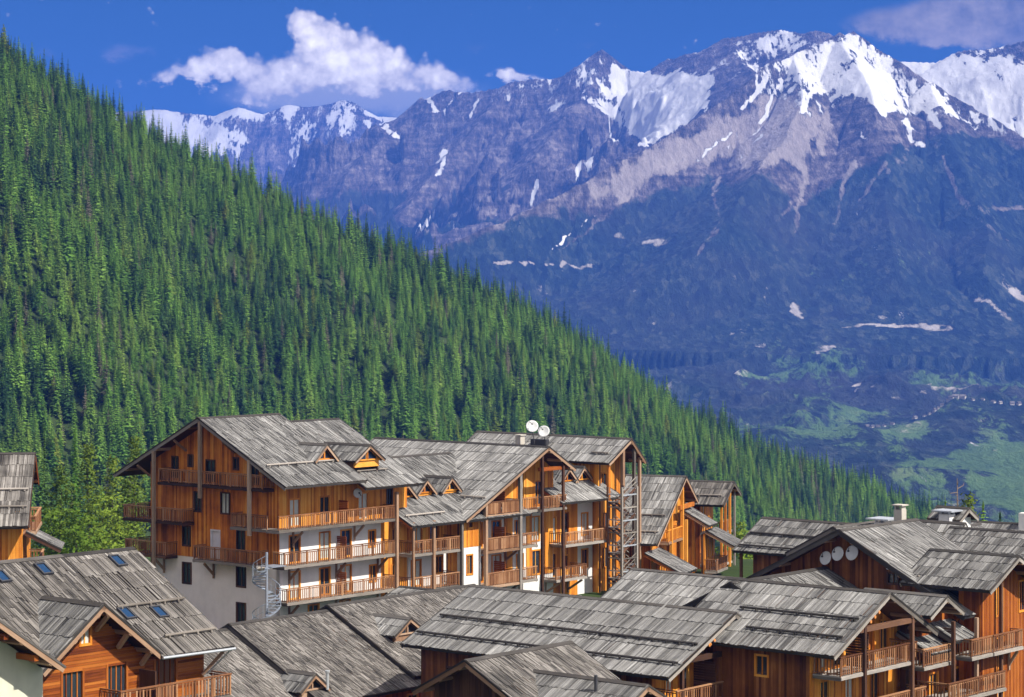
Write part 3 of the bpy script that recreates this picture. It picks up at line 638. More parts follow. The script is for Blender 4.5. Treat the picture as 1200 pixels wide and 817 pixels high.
    def na(name, ty):
        x = ng.nodes.new('GeometryNodeInputNamedAttribute'); x.data_type = ty; x.inputs[0].default_value = name; return x.outputs[0]
    cx = ng.nodes.new('ShaderNodeCombineXYZ'); ng.links.new(na('rz', 'FLOAT'), cx.inputs[2])
    sx = ng.nodes.new('ShaderNodeCombineXYZ'); sc = na('scl', 'FLOAT')
    for q in range(3): ng.links.new(sc, sx.inputs[q])
    ng.links.new(gi.outputs[0], ip.inputs['Points']); ng.links.new(ci.outputs[0], ip.inputs['Instance']); ng.links.new(na('kind', 'INT'), ip.inputs['Instance Index'])
    ng.links.new(cx.outputs[0], ip.inputs['Rotation']); ng.links.new(sx.outputs[0], ip.inputs['Scale']); ng.links.new(ip.outputs[0], go.inputs[0])
    o.modifiers.new('forest', 'NODES').node_group = ng
    print('forest trees', n)
forest()
# ------------------------------------------------------------------ chalets
UNIT_BOARDS = []
for _w in (0.10, 0.125, 0.15, 0.18):
    _m = MB(); _m.obox((0,0,0), (_w,0,0), (0,1.52,0), (0,0,.035), 1); UNIT_BOARDS.append((_w, _m))
class Bld:
    def __init__(s, name, label, org, rot=-40.0, cat='chalet', group='timber chalets of the village'):
        s.rot = R(rot); s.o = Vector(org)
        s.root = empty(name, V(*org, s.rot), s.rot); tag(s.root, label, cat, group)
        s.rd = random.Random(hash(label) % 1000 if False else sum(map(ord, label)))
    def L(s, p): return Vector(p)-s.o
    def part(s, mb, name, mat, parent=None, kind=None):
        mb.v = [tuple(Vector(p)-s.o) for p in mb.v]
        return mb.build(name, mat, parent or s.root, kind)
    # ---- roofs
    def roof(s, ax, r, Ln, neg, pos, guards=(), th=0.16, course=1.4, mat='shake', parent=None, flat=False, indiv=None, name='roof', ends=(True, True), edge='edge', barge='grey_beam', purlins=True, gmat='grey_beam', ridge=True, wmul=1.0, relief=1.0, stag=None):
        stag = (ax == 'y') if stag is None else stag
        r = Vector(r); rd = s.rd
        U = Vector((-1,0,0)) if ax == 'x' else Vector((0,1,0))      # along the ridge, away from the near end
        N = Vector((0,-1,0)) if ax == 'x' else Vector((-1,0,0))
        deck = MB(); par = None; slopes = []
        for (run, drop), sd in ((neg, 1), (pos, -1)):
            if run <= 0: continue
            S = (N*sd*run+Vector((0,0,-drop))); sl = S.length; S = S/sl; nn = S.cross(U); nn = nn if nn.z > 0 else -nn
            deck.obox(r-nn*th, U*Ln, S*sl, nn*(th-.03), 1); slopes.append((S, sl, nn, sd))
        if parent is not None and flat: par = parent; s.part(deck, 'deck', 'dark', parent)
        else: par = s.part(deck, name, 'dark', parent)
        for S, sl, nn, sd in slopes:
            nC = max(1, round(sl/course)); c = sl/nC; mb = MB(); cnt = 0
            use_ind = indiv == sd
            def one(w, u, s0, s1):
                nonlocal cnt
                lift = rd.uniform(0, .024)*relief
                if rd.random() < .02: lift += .03; s1 += rd.uniform(-.12, .10)
                if use_ind and cnt < 300 and s1-s0 > 1.2:
                    w, um = UNIT_BOARDS[rd.randrange(4)]
                    o = bpy.data.objects.new('roof_board', s._unit(um, mat, c)); col.objects.link(o); o.parent = par
                    p = r+U*u+S*(s1-1.52)+nn*(lift-.006)-s.o
                    Sx = (S+nn*.024).normalized(); Nx = U.cross(Sx); Ux = U
                    if Nx.z < 0: Nx = -Nx; p = p+Ux*w; Ux = -Ux
                    Mx = Matrix((Ux, Sx, Nx)).transposed().to_4x4(); Mx.translation = p
                    o.matrix_local = Mx; cnt += 1
                else:
                    mb.obox(r+U*u+S*s0+nn*(lift-.012), U*w, S*(s1-s0)+nn*.034, nn*.028*relief, 1)
                return w
            if stag:
                u = 0.0
                while u < Ln-.04:
                    w0 = min(rd.uniform(.085, .175)*wmul, Ln-u); w = w0; q = sl+.03+rd.uniform(-.03, .03)
                    while q > .05:
                        l = course*rd.uniform(.75, 1.25) if use_ind is False else 1.46*rd.uniform(.9, 1.0)
                        q0 = max(-.02, q-l-.08); w = one(w, u, q0, q); q -= l
                    u += w+rd.choice((.006, .014, .018, .036))
            else:
                for k in range(nC):
                    s0 = max(-.02, k*c-.10); s1 = (k+1)*c+.03; u = 0.0
                    while u < Ln-.04:
                        w = min(rd.uniform(.09, .18)*wmul, Ln-u)
                        w = one(w, u, s0, s1+rd.uniform(-.045, .045)); u += w+rd.choice((.006, .014, .018, .038))
            if mb.v: s.part(mb, 'shake_boards', mat, par, 'stuff')
            # eave board under the lowest course
            m = MB(); e = r+S*sl; m.obox(e-nn*(th+.03)-S*.02, U*Ln, S*.05, nn*(th-.0), 0); s.part(m, 'eave_board', edge, par)
            for g in guards:
                if g[0] != sd: continue
                _, a0, a1, dd = g
                m = MB(); q = r+S*dd+nn*.17
                m.cyl(q+U*a0, q+U*a1, .075, 7)
                x = a0+.25
                while x < a1:
                    m.beam(r+S*(dd-.22)+U*x+nn*.03, r+S*(dd+.12)+U*x+nn*.2, .06, .05); m.box(*s._bb(r+S*(dd+.13)+U*x+nn*.12, .05)); x += .95
                s.part(m, 'snow_guard', gmat, par)
            # bargeboards on both gable ends
            for i, on in enumerate(ends):
                if not on: continue
                b = r+U*(Ln if i else 0); d = U*(.05 if i else -.05)
                m = MB(); m.obox(b-nn*(th+.12), d, S*(sl+.04), nn*(th+.06), 1); s.part(m, 'bargeboard', barge, par)
                m = MB(); m.obox(b-nn*.06+d*(1.02), d*.5, S*(sl+.05), nn*.105, 1); s.part(m, 'verge_board', edge, par)
                if purlins and not i:
                    for fr in (.12, .5, .86):
                        m = MB(); q = r+S*(sl*fr)-nn*(th+.17); m.obox(q-S*.1+U*-.02, U*1.5, S*.2, nn*.16, 0); s.part(m, 'purlin', 'beam', par)
        if ridge:
            m = MB()
            for S, sl, nn, sd in slopes: m.obox(r+nn*.045-U*.03, U*(Ln+.06), S*.26, nn*.03, 0)
            s.part(m, 'ridge_board', edge, par)
        return par
    def _unit(s, um, mat, c):
        key = (id(um), mat)
        if not hasattr(Bld, '_uc'): Bld._uc = {}
        if key not in Bld._uc: Bld._uc[key] = um.mesh('roof_board', mat)
        return Bld._uc[key]
    def _bb(s, p, h): return (p.x-h, p.y-h, p.z-h), (p.x+h, p.y+h, p.z+h)
    # ---- walls. ax 'x' faces +x, 'y' faces -y, '-x' and '+y' the far sides; a runs along the wall, d is outward
    def M(s, ax, c):
        return {'x': lambda a, z, d=0: Vector((c+d, a, z)), '-x': lambda a, z, d=0: Vector((c-d, a, z)),
                'y': lambda a, z, d=0: Vector((a, c-d, z)), '+y': lambda a, z, d=0: Vector((a, c+d, z))}[ax]
    def wall(s, ax, c, a0, a1, z0, top, mat='orange', style='v', opens=(), name='wall', back='dark'):
        f = s.M(ax, c); rd = s.rd; T = top if callable(top) else (lambda a: top)
        def slab(mb, p, q, b0, b1, d0, d1, along):
            # b0,b1 are callables or numbers for bottom and top at p and q
            mb.hexa([f(p, b0[0], d0), f(q, b0[1], d0), f(q, b0[1], d1), f(p, b0[0], d1), f(p, b1[0], d0), f(q, b1[1], d0), f(q, b1[1], d1), f(p, b1[0], d1)], along)
        bk = MB(); n = max(1, int((a1-a0)/.8)) if callable(top) else 1
        for i in range(n):
            p = a0+(a1-a0)*i/n; q = a0+(a1-a0)*(i+1)/n
            slab(bk, p, q, (z0, z0), (max(z0+.05, T(p)), max(z0+.05, T(q))), -.34, -.14, 2)
        wl = s.part(bk, name, back if style in 'vh' else mat)
        mb = MB()
        def cut(p, q, lo, hi):
            iv = [(lo, hi)]
            for o in opens:
                oa0, oa1 = o['a']-o['w']/2, o['a']+o['w']/2; ov = min(q, oa1)-max(p, oa0)
                if ov > .35*(q-p):
                    nv = []
                    for (l, h) in iv:
                        if o['z'] > l: nv.append((l, min(h, o['z'])))
                        if o['z']+o['h'] < h: nv.append((max(l, o['z']+o['h']), h))
                    iv = [(l, h) for l, h in nv if h-l > .02]
            return iv
        if style == 'v':
            p = a0
            while p < a1-.03:
                w = min(rd.uniform(.14, .24), a1-p); q = p+w; d = rd.uniform(0, .018)
                for (l, h) in cut(p, q, z0, 1e9):
                    tp = (min(h, T(p)), min(h, T(q-.008)))
                    if min(tp)-l > .01: slab(mb, p, q-.008, (l, l), tp, -.14, d, 2)
                p = q
            s.part(mb, 'plank_siding', mat, wl, 'stuff')
        elif style == 'h':
            z = z0; zt = max(T(a0+(a1-a0)*i/20) for i in range(21))
            while z < zt-.02:
                w = min(rd.uniform(.13, .16), zt-z); d = rd.uniform(0, .015)
                xs = [a0+(a1-a0)*i/40 for i in range(41)]; ok = [x for x in xs if T(x) > z+w*.6]
                if ok:
                    iv = [(min(ok), max(ok))]
                    for o in opens:
                        if o['z'] < z+w*.6 and o['z']+o['h'] > z+w*.4:
                            nv = []
                            for (l, h) in iv:
                                if o['a']-o['w']/2 > l: nv.append((l, min(h, o['a']-o['w']/2)))
                                if o['a']+o['w']/2 < h: nv.append((max(l, o['a']+o['w']/2), h))
                            iv = [(l, h) for l, h in nv if h-l > .02]
                    for l, h in iv:
                        slab(mb, l, h, (z+.012, z+.012), (z+w, z+w), -.14, d, 0)
                z += w
            s.part(mb, 'plank_siding', mat, wl, 'stuff')
        else:
            cuts = sorted({a0, a1} | {min(max(o['a']+k*o['w']/2, a0), a1) for o in opens for k in (-1, 1)})
            fine = []
            for p, q in zip(cuts[:-1], cuts[1:]):
                m = max(1, int((q-p)/1.0)) if callable(top) else 1
                fine += [(p+(q-p)*i/m, p+(q-p)*(i+1)/m) for i in range(m)]
            for p, q in fine:
                for (l, h) in cut(p, q, z0, 1e9):
                    tp = (min(h, T(p)), min(h, T(q)))
                    if max(tp)-l > .01: slab(mb, p, q, (l, l), tp, -.14, .0, 2)
            s.part(mb, 'render_coat', mat, wl)
        for o in opens: s.opening(f, **o)
        return wl
    def opening(s, f, a, z, w, h, kind='window', frame='orange', pane='glass', shut=None, bars=1):
        def bx(mb, p, q, l, t, d0, d1):
            mb.hexa([f(p,l,d0), f(q,l,d0), f(q,l,d1), f(p,l,d1), f(p,t,d0), f(q,t,d0), f(q,t,d1), f(p,t,d1)], 2)
        m = MB(); e = .07; p, q = a-w/2, a+w/2
        bx(m, p-.05, p+e, z-.05, z+h+.05, -.15, .045); bx(m, q-e, q+.05, z-.05, z+h+.05, -.15, .045)
        bx(m, p+e, q-e, z+h-e, z+h+.05, -.15, .04); bx(m, p+e, q-e, z-.05, z+e, -.15, .05)
        for i in range(bars):
            x = p+(i+1)*w/(bars+1); bx(m, x-.03, x+.03, z+e, z+h-e, -.13, -.04)
        wn = s.part(m, 'door' if kind == 'door' else 'window', frame)
        m = MB(); bx(m, p+e, q-e, z+e, z+h-e, -.132, -.09)
        s.part(m, 'pane' if kind == 'window' else 'door_leaf', pane, wn)
        if shut:
            for sd in (-1, 1):
                m = MB(); cx = a+sd*(w/2+.07+w/4)
                for i in range(3):
                    bx(m, cx-w/4+i*w/6, cx-w/4+(i+1)*w/6-.012, z, z+h, .024, .06)
                bx(m, cx-w/4+.01, cx+w/4-.02, z+.2*h, z+.26*h, .06, .08); bx(m, cx-w/4+.01, cx+w/4-.02, z+.74*h, z+.8*h, .06, .08)
                s.part(m, 'shutter', shut, wn)
    def win(s, ax, c, *opens):
        for o in opens: s.opening(s.M(ax, c), **o)
    # ---- balcony: floor from d=0 out to depth, z is the floor top
    def balcony(s, ax, c, a0, a1, depth, z, sides=(True, True), mat='rail', h=1.0, d0=0.03, brackets=(), slab='grey_beam', post=1.15, front=True, bal=.215):
        f = s.M(ax, c); rd = s.rd
        def bx(mb, p, q, l, t, e0, e1, al=None):
            P = [f(p,l,e0), f(q,l,e0), f(q,l,e1), f(p,l,e1), f(p,t,e0), f(q,t,e0), f(q,t,e1), f(p,t,e1)]
            if al is None: al = int(np.argmax([abs(q-p), abs(e1-e0), abs(t-l)]))
            mb.hexa(P, al)
        m = MB(); bx(m, a0, a1, z-.07, z, d0, depth)
        bx(m, a0-.02, a1+.02, z-.20, z-.02, depth, depth+.05)
        for e in (a0, a1-.06): bx(m, e, e+.06, z-.25, z-.072, d0, depth-.002)
        x = a0+.7
        while x < a1-.3: bx(m, x, x+.1, z-.22, z-.074, d0, depth-.003); x += .8
        fl = s.part(m, 'balcony', slab)
        m = MB(); b = MB(); D = depth-.06
        n = max(1, round((a1-a0)/post))
        if front:
            for i in range(n+1):
                x = a0+.04+(a1-a0-.08)*i/n; bx(m, x-.04, x+.04, z, z+h+.02, D-.04, D+.04)
            bx(m, a0-.03, a1+.03, z+h-.02, z+h+.05, D-.075, D+.075); bx(m, a0, a1, z+.10, z+.16, D-.022, D+.022); bx(m, a0, a1, z+h-.14, z+h-.08, D-.022, D+.022)
            x = a0+.1
            while x < a1-.08:
                if rd.random() > .02: bx(b, x, x+.095, z+.06, z+h-.06, D+.024, D+.046+rd.random()*.008)
                x += bal
        for sd, e in zip(sides, (a0, a1-.06)):
            if not sd: continue
            bx(m, e-.01, e+.07, z+h-.02, z+h+.046, d0, D-.08); bx(m, e+.01, e+.05, z+.10, z+.16, d0, D-.04); bx(m, e+.01, e+.05, z+h-.14, z+h-.08, d0, D-.04)
            y = d0+.08
            while y < D-.1: bx(b, e-.016 if e == a0 else e+.052, e+.008 if e == a0 else e+.076, z+.06, z+h-.06, y, y+.085); y += bal
        if m.v: s.part(m, 'railing', mat, fl)
        if b.v: s.part(b, 'balusters', mat, fl, 'stuff')
        for x in brackets:
            m = MB(); m.beam(f(x, z-1.25, d0), f(x, z-.3, depth-.2), .14, .16); m.beam(f(x, z-1.5, d0+.05), f(x, z-.27, d0+.05), .14, .1); s.part(m, 'bracket', 'beam', fl)
        return fl
    def post(s, x, y, z0, z1, w=.22, mat='beam', name='post'):
        m = MB(); m.box((x-w/2, y-w/2, z0), (x+w/2, y+w/2, z1)); return s.part(m, name, mat)
    def strut(s, p, q, w=.16, mat='beam', name='strut'):
        m = MB(); m.beam(p, q, w, w); return s.part(m, name, mat)
    # ---- gabled dormer on a +x slope: face at x, centre y, ridge height z, half width hw
    def dormer(s, x, y, z, hw, back, drop=None, sill=.9, mat='orange', glass=True, ov=.35):
        d = empty('dormer', (0,0,0), parent=s.root); drop = drop or hw*.95
        k = drop/hw; ew = hw+.3
        s.roof('x', (x+ov, y, z), back+ov, (ew, ew*k), (ew, ew*k), th=.10, course=1.1, parent=d, flat=True, purlins=False, ends=(True, False), barge='beam')
        f = s.M('x', x); m = MB()
        zt = z-.16; zb = z-drop-sill
        m.hexa([f(y-hw,zb,-.12), f(y+hw,zb,-.12), f(y+hw,zb,0), f(y-hw,zb,0), f(y-hw,z-drop-.1,-.12), f(y+hw,z-drop-.1,-.12), f(y+hw,z-drop-.1,0), f(y-hw,z-drop-.1,0)], 2)
        m.pts([f(y-hw,z-drop-.1,-.12), f(y+hw,z-drop-.1,-.12), f(y,zt,-.12), f(y-hw,z-drop-.1,-.0), f(y+hw,z-drop-.1,0), f(y,zt,0)], [(0,1,2),(3,4,5),(1,2,5,4),(0,2,5,3)], [(i,0,0) for i in range(6)])
        s.part(m, 'front_wall', mat, d)
        for sd in (-1, 1):      # cheeks
            m = MB(); m.box((x-back*.8, y+sd*hw-.06, zb-.4), (x-.14, y+sd*hw+.06, z-drop-.12)); s.part(m, 'cheek', 'dark', d)
        if glass:
            for sd in (-1, 1):
                m = MB(); c = y+sd*hw*.42; w = hw*.32
                m.hexa([f(c-w,z-drop-.15,.01), f(c+w,z-drop-.15,.01), f(c+w,z-drop-.15,.03), f(c-w,z-drop-.15,.03)]+
                       [f(c-w,z-.25-k*abs(c-w-y),.01), f(c+w,z-.25-k*abs(c+w-y),.01), f(c+w,z-.25-k*abs(c+w-y),.03), f(c-w,z-.25-k*abs(c-w-y),.03)], 2)
                s.part(m, 'pane', 'glass', d)
            for p, q in (((y-hw-.02, z-drop-.2), (y+hw+.02, z-drop-.2)), ((y, z-drop-.2), (y, z-.2))):
                m = MB(); m.beam(f(p[0], p[1], .06), f(q[0], q[1], .06), .1, .1); s.part(m, 'frame', mat, d)
        return d
    def skylight(s, x, y, z, S, U, nn, w=.68, h=.95):
        p = Vector((x, y, z)); m = MB(); e = .09
        for (u0, u1, v0, v1) in ((0, e, 0, h), (w-e, w, 0, h), (e, w-e, 0, e), (e, w-e, h-e, h)):
            m.obox(p+U*u0+S*v0+nn*.02, U*(u1-u0), S*(v1-v0), nn*.14, 0)
        k = s.part(m, 'skylight', 'metal_dark'); m = MB(); m.obox(p+U*e+S*e+nn*.05, U*(w-2*e), S*(h-2*e), nn*.05, 0); s.part(m, 'pane', 'skyglass', k)
    def dish(s, p, r, aim, mat='dish', arm=None):
        p = Vector(p); n = Vector(aim).normalized(); a = n.orthogonal().normalized(); b = n.cross(a); m = MB(); P = [p-n*.0]; G = [(0,0,0)]; F = []
        K = 18; rings = 4
        for i in range(1, rings+1):
            rr = r*i/rings; dz = .22*r*(i/rings)**2
            for k in range(K): t = 2*math.pi*k/K; P.append(p+(a*math.cos(t)+b*math.sin(t))*rr+n*dz); G.append((0,0,0))
        for k in range(K): F.append((0, 1+k, 1+(k+1) % K))
        for i in range(rings-1):
            for k in range(K): o = 1+i*K; F.append((o+k, o+K+k, o+K+(k+1) % K, o+(k+1) % K))
        m.pts(P, F, G)
        o = s.part(m, 'satellite_dish', mat); md = o.modifiers.new('thick', 'SOLIDIFY'); md.thickness = .03
        o.data.polygons.foreach_set('use_smooth', [True]*len(o.data.polygons))
        m = MB(); m.beam(p-b*r*.9+n*.1, p+n*r*.85-b*r*.15, .035, .035); m.box(*s._bb(p+n*r*.88-b*r*.12, .05)); s.part(m, 'feed_arm', 'metal_dark', o)
        m = MB(); m.beam(p-n*.02, p-n*.35, .07, .07); 
        if arm is not None: m.beam(p-n*.33, Vector(arm), .07, .07)
        s.part(m, 'mount', 'metal_dark', o)
    def box_core(s, x0, x1, y0, y1, z0, z1, mat='dark', name='inner_wall'):
        m = MB(); m.box((x0, y0, z0), (x1, y1, z1), 2); return s.part(m, name, mat)
def gtop(rz, ra, sl, th=.2, sl2=None):
    """underside of a gable: a is the coordinate across the ridge"""
    return lambda a: rz-th-(sl if a < ra or sl2 is None else sl2)*abs(a-ra)
def W(a, z, w=.9, h=1.2, **k): return dict(a=a, z=z, w=w, h=h, **k)
GR = -31.0
# ============ A: the big gabled chalet, gable to the left-front, ridge running away to the right
A = Bld('large_chalet', 'large dark timber chalet with wide front gable and spiral staircase at its corner', (-135, 130, -25.6))
A.roof('y', (-135.16,124.17,-9.35), 8.54, (9.67,4.72), (9.41,4.74), guards=[(-1, .5, 8.3, 7.6)])
A.roof('y', (-135.16,132.75,-9.98), 6.6, (9.6,4.9), (9.30,4.72), guards=[(-1, 1.0, 4.4, 8.2)], ends=(False, True), purlins=False)
gA = gtop(-9.35, -135.16, .498)
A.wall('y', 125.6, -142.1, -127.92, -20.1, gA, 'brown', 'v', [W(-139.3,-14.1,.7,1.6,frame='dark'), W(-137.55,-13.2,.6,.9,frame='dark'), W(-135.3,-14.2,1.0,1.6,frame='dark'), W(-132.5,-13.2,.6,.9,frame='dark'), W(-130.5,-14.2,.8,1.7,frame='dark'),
    W(-136.75,-16.6,.9,1.5,frame='dark'), W(-133.7,-16.6,.95,1.6,frame='dark',pane='curtain'), W(-138.0,-19.3,.9,1.5,frame='dark'), W(-134.75,-20.0,1.0,2.1,kind='door',frame='door_white',pane='door_white',bars=0), W(-132.0,-19.3,.9,1.6,frame='dark')])
A.wall('y', 125.64, -142.1, -127.88, -27.5, -20.1, 'white_shade_side', 'p', [W(-138.0,-22.2,1.0,1.6,frame='dark'), W(-132.0,-22.0,1.0,1.7,frame='dark'), W(-132.0,-24.9,1.0,1.7,frame='dark')])
wd = lambda y, z, cur='curtain': W(y, z+.02, 1.15, 2.05, kind='door', frame='orange', pane=cur, shut=None)
eaveA = lambda a: -13.75 if a < 132.9 else -14.55
A.wall('x', -127.92, 125.6, 139.6, -17.36, eaveA, 'orange', 'v', [wd(127.2,-17.34), wd(130.4,-17.34,'glass'), wd(134.6,-17.34), W(137.6,-16.4,.7,1.3,frame='dark')])
A.wall('x', -127.90, 125.64, 136.6, -27.5, -17.36, 'white', 'p', [wd(127.2,-20.03,'glass'), wd(130.4,-20.03), wd(132.7,-20.03,'glass'), W(135.6,-19.5,.8,1.3), wd(127.2,-22.73), wd(130.4,-22.73,'glass'), wd(132.7,-22.73), W(135.7,-22.2,.8,1.3), wd(129.2,-25.4,'glass'), wd(132.6,-25.4)])
A.wall('x', -127.91, 136.6, 139.6, -27.5, -17.36, 'orange', 'v', [W(138.2,-19.6,.75,1.3), W(138.2,-22.4,.75,1.3)])
A.wall('-x', -142.1, 125.6, 139.4, -27.5, -13.4, 'brown', 'v'); A.wall('+y', 139.3, -142.1, -128.1, -27.5, gtop(-9.98, -135.16, .51), 'brown', 'v')
A.box_core(-141.7, -128.3, 126.0, 139.0, -27.5, -14.5)
# balconies
A.balcony('y', 125.6, -139.85, -128.4, 1.25, -14.4, (True, True), slab='dark')
A.balcony('y', 125.6, -131.8, -127.92, 1.25, -17.36, (True, False), slab='grey_beam')
A.balcony('x', -127.92, 124.35, 136.9, 1.25, -17.34, (False, True), slab='grey_beam', brackets=(127.0, 133.6))
A.balcony('x', -127.92, 124.9, 136.9, 1.25, -20.05, (True, True), brackets=(126.6, 131.6, 136.2))
A.balcony('x', -127.92, 125.2, 136.9, 1.25, -22.75, (True, True), brackets=(126.6, 131.6, 136.2))
A.balcony('y', 125.6, -135.9, -129.0, 1.25, -20.06, (True, True), slab='grey_beam', brackets=(-134.9,))
A.balcony('y', 125.6, -143.9, -137.1, 1.25, -17.4, (True, True), slab='dark'); A.balcony('-x', -142.1, 125.7, 129.5, 1.7, -17.41, (False, True), slab='dark')
A.balcony('y', 125.6, -143.7, -139.0, 1.25, -20.06, (True, True), slab='dark', brackets=(-140.5,)); A.balcony('-x', -142.1, 125.7, 129.5, 1.6, -20.07, (False, True), slab='dark')
for x, z0 in ((-140.2,-21.4), (-135.0,-15.4), (-129.65,-17.9)): A.post(x, 124.22, z0, gA(x)+.02, .24, 'pale_beam')
for x, z in ((-138.0,-11.5), (-142.2,-13.6), (-128.6,-13.4), (-132.6,-11.4)): A.strut((x, 125.55, z-.5), (x, 124.3, z+.35))
A.post(-126.6, 137.0, -25.6, -15.3, .24)
# divider screens and odds on the balconies
for y, z in ((131.9,-17.34), (131.7,-20.05), (131.7,-22.75)):
    m = MB()
    for i in range(12): m.box((-127.85, y-.03, z+.03+i*.14), (-126.9, y+.03, z+.15+i*.14), 0)
    A.part(m, 'privacy_screen', 'russet')
A.dish((-127.35, 133.4, -15.2), .36, (.9,-.4,.25))
A.dormer(-128.5, 130.9, -11.35, 1.0, 4.2, sill=.5); A.dormer(-127.5, 134.6, -11.55, 1.35, 5.2, drop=.95, sill=.75)
# stone plinth at the end of the facade
m = MB()
for k in range(9):
    for j in range(3): m.box((-127.85, 137.0+j*.42+(k % 2)*.15, -25.6+k*.32), (-127.70+random.random()*.04, 137.39+j*.42+(k % 2)*.15, -25.3+k*.32))
A.part(m, 'stone_plinth', 'stone')

# spiral staircase of galvanised steel at A's corner
def spiral():
    c = Vector((-126.55, 123.0, -26.3)); org = V(*c); e = empty('spiral_staircase', org, VR)
    tag(e, 'galvanised steel spiral staircase at the corner of the large dark chalet', 'staircase')
    H = 6.4; m = MB(); m.cyl((0,0,0), (0,0,H+1.1), .10, 10); m.build('centre_pole', 'steel', e)
    N = 30; rail = MB(); bal = MB(); prev = None
    tread = MB(); tread.hexa([(.08,-.06,-.03),(1.05,-.19,-.03),(1.05,.19,-.03),(.08,.06,-.03),(.08,-.06,.03),(1.05,-.19,.03),(1.05,.19,.03),(.08,.06,.03)]); tm = tread.mesh('tread', 'steel')
    for i in range(N):
        a = i/N*2*math.pi*1.85+0.6; z = (i+1)*H/N
        o = bpy.data.objects.new('tread', tm); col.objects.link(o); o.parent = e; o.location = (0,0,z); o.rotation_euler = (0,0,a)
        q = Vector((1.04*math.cos(a), 1.04*math.sin(a), z)); bal.cyl(q, q+Vector((0,0,1.0)), .016, 5)
        if prev is not None: rail.beam(prev+Vector((0,0,1.0)), q+Vector((0,0,1.0)), .05, .05); rail.beam(prev+Vector((0,0,.5)), q+Vector((0,0,.5)), .025, .025); rail.beam(prev-Vector((0,0,.04)), q-Vector((0,0,.04)), .03, .14)
        prev = q
    rail.build('handrail', 'steel', e); bal.build('balusters', 'steel', e, 'stuff')
    m = MB(); m.box((-.9,.2,H-.03), (.4,1.6,H+.03)); m.build('landing', 'steel', e)
spiral()

# ============ B and C: the next chalet, gable to the right, with a dormered cross wing
B = Bld('gabled_apartment_chalet', 'bright orange timber chalet with stacked balconies and dormered cross wing', (-135, 148, -26))
B.roof('x', (-125.53,154.31,-12.58), 19.6, (10.39,5.28), (3.6,2.0), guards=[(1, .3, 3.0, 8.5)], wmul=.95, barge='beam')
B.roof('y', (-134.6,137.68,-13.35), 14.5, (4.0,2.1), (9.0,4.6), guards=[(-1, .4, 5.0, 8.8)], barge='russet')
kB = .508; xw = -127.7
gB = gtop(-12.58, 154.31, kB, .25, .555)
B.wall('x', -126.35, 144.2, 146.7, -20.2, gB, 'orange', 'v', [W(145.4,-18.7,.6,.95)])
B.wall('x', -126.36, 144.2, 146.7, -28, -20.2, 'white', 'p', [W(145.3,-22.4,.75,1.6), W(145.3,-25.6,.7,1.3)])
B.wall('x', xw, 146.7, 157.6, -17.8, gB, 'orange', 'v', [W(148.0,-17.7,.9,1.3,pane='glass'), W(149.8,-17.7,.9,1.9,kind='door',pane='glass',frame='beam'), W(153.3,-16.9,.9,2.2,pane='curtain'), W(155.6,-17.6,1.0,2.0,kind='door',pane='glass')])
B.wall('x', xw-.01, 146.7, 157.6, -28, -17.8, 'white', 'p', [wd(147.9,-20.6,'curtain'), wd(150.2,-20.6,'glass'), W(153.0,-20.0,.9,1.3), wd(155.2,-20.6,'curtain'), wd(148.0,-23.4,'glass'), wd(150.2,-23.4,'curtain'), W(153.2,-22.8,.9,1.3), wd(155.3,-23.4,'glass'), W(153,-26,1,1.6), W(149,-26,1,1.6)])
for y0, y1 in ((151.2,152.2), (154.0,154.7), (156.2,157.5)):
    B.wall('x', xw+.06, y0, y1, -23.4, -17.9, 'orange', 'v', name='timber_panel')
B.wall('y', 144.25, -134, -126.4, -28, -18.2, 'orange', 'v'); B.wall('+y', 157.6, -143.5, -127.8, -28, -14.8, 'brown', 'v'); B.wall('-x', -144.2, 144.3, 157.5, -28, gtop(-12.58, 154.31, kB, .25, .555), 'brown', 'v')
B.box_core(-143.9, -128.1, 144.6, 157.2, -28, -18.0)
for z, y1 in ((-17.74,157.2), (-20.63,157.2), (-23.44,157.2)):
    B.balcony('x', xw, 146.75, 151.0, 1.95, z, (False, True), mat='rail', slab='beam', bal=.12)
    B.balcony('x', xw, 151.0, 153.6, 1.55, z+.002, (False, False), slab='grey_beam', brackets=(151.3,) if z < -18 else ())
    if z > -18: B.balcony('x', xw, 153.6, 157.0, 1.9, z, (False, True), slab='grey_beam')
    m = MB()
    for i in range(11): m.box((xw+.1, 149.75, z+.05+i*.15), (xw+1.3, 149.81, z+.18+i*.15), 0)
    B.part(m, 'privacy_screen', 'russet')
for y, mt in ((146.6,'beam'), (150.9,'grey_beam'), (153.74,'dark'), (156.5,'dark')): B.post(-125.75, y, -25.5, gB(y)-.02, .26 if mt != 'dark' else .2, mt)
m = MB(); m.box((-126.1, 153.6, -14.6), (-125.8, 157.6, -14.3)); B.part(m, 'tie_beam', 'russet')
# C wing facade
cx = -127.75
B.wall('x', cx, 139.6, 144.2, -20.2, -17.1, 'orange', 'v', [wd(140.6,-20.1,'curtain'), wd(142.6,-20.1,'glass')])
B.wall('x', cx-.01, 139.6, 144.2, -28, -20.2, 'white', 'p', [wd(140.5,-23.0,'curtain'), W(143.2,-22.2,.9,1.4), W(143.2,-25.4,.9,1.4)])
B.balcony('x', cx, 138.2, 143.7, 1.75, -20.2, (True, True), slab='grey_beam'); B.balcony('x', cx, 138.2, 143.7, 1.75, -23.05, (True, True), slab='grey_beam', brackets=(143.2,))
B.post(-125.95, 140.55, -25.8, -17.7, .24, 'beam'); B.post(-125.9, 143.85, -25.8, -17.9, .22, 'grey_beam'); B.post(-125.95, 138.2, -23.1, -17.7, .16, 'beam')
for y in (140.6, 142.9, 145.9): B.dormer(-129.1, y, -14.75 if y > 142 else -14.95, .92, 3.3, sill=.45)

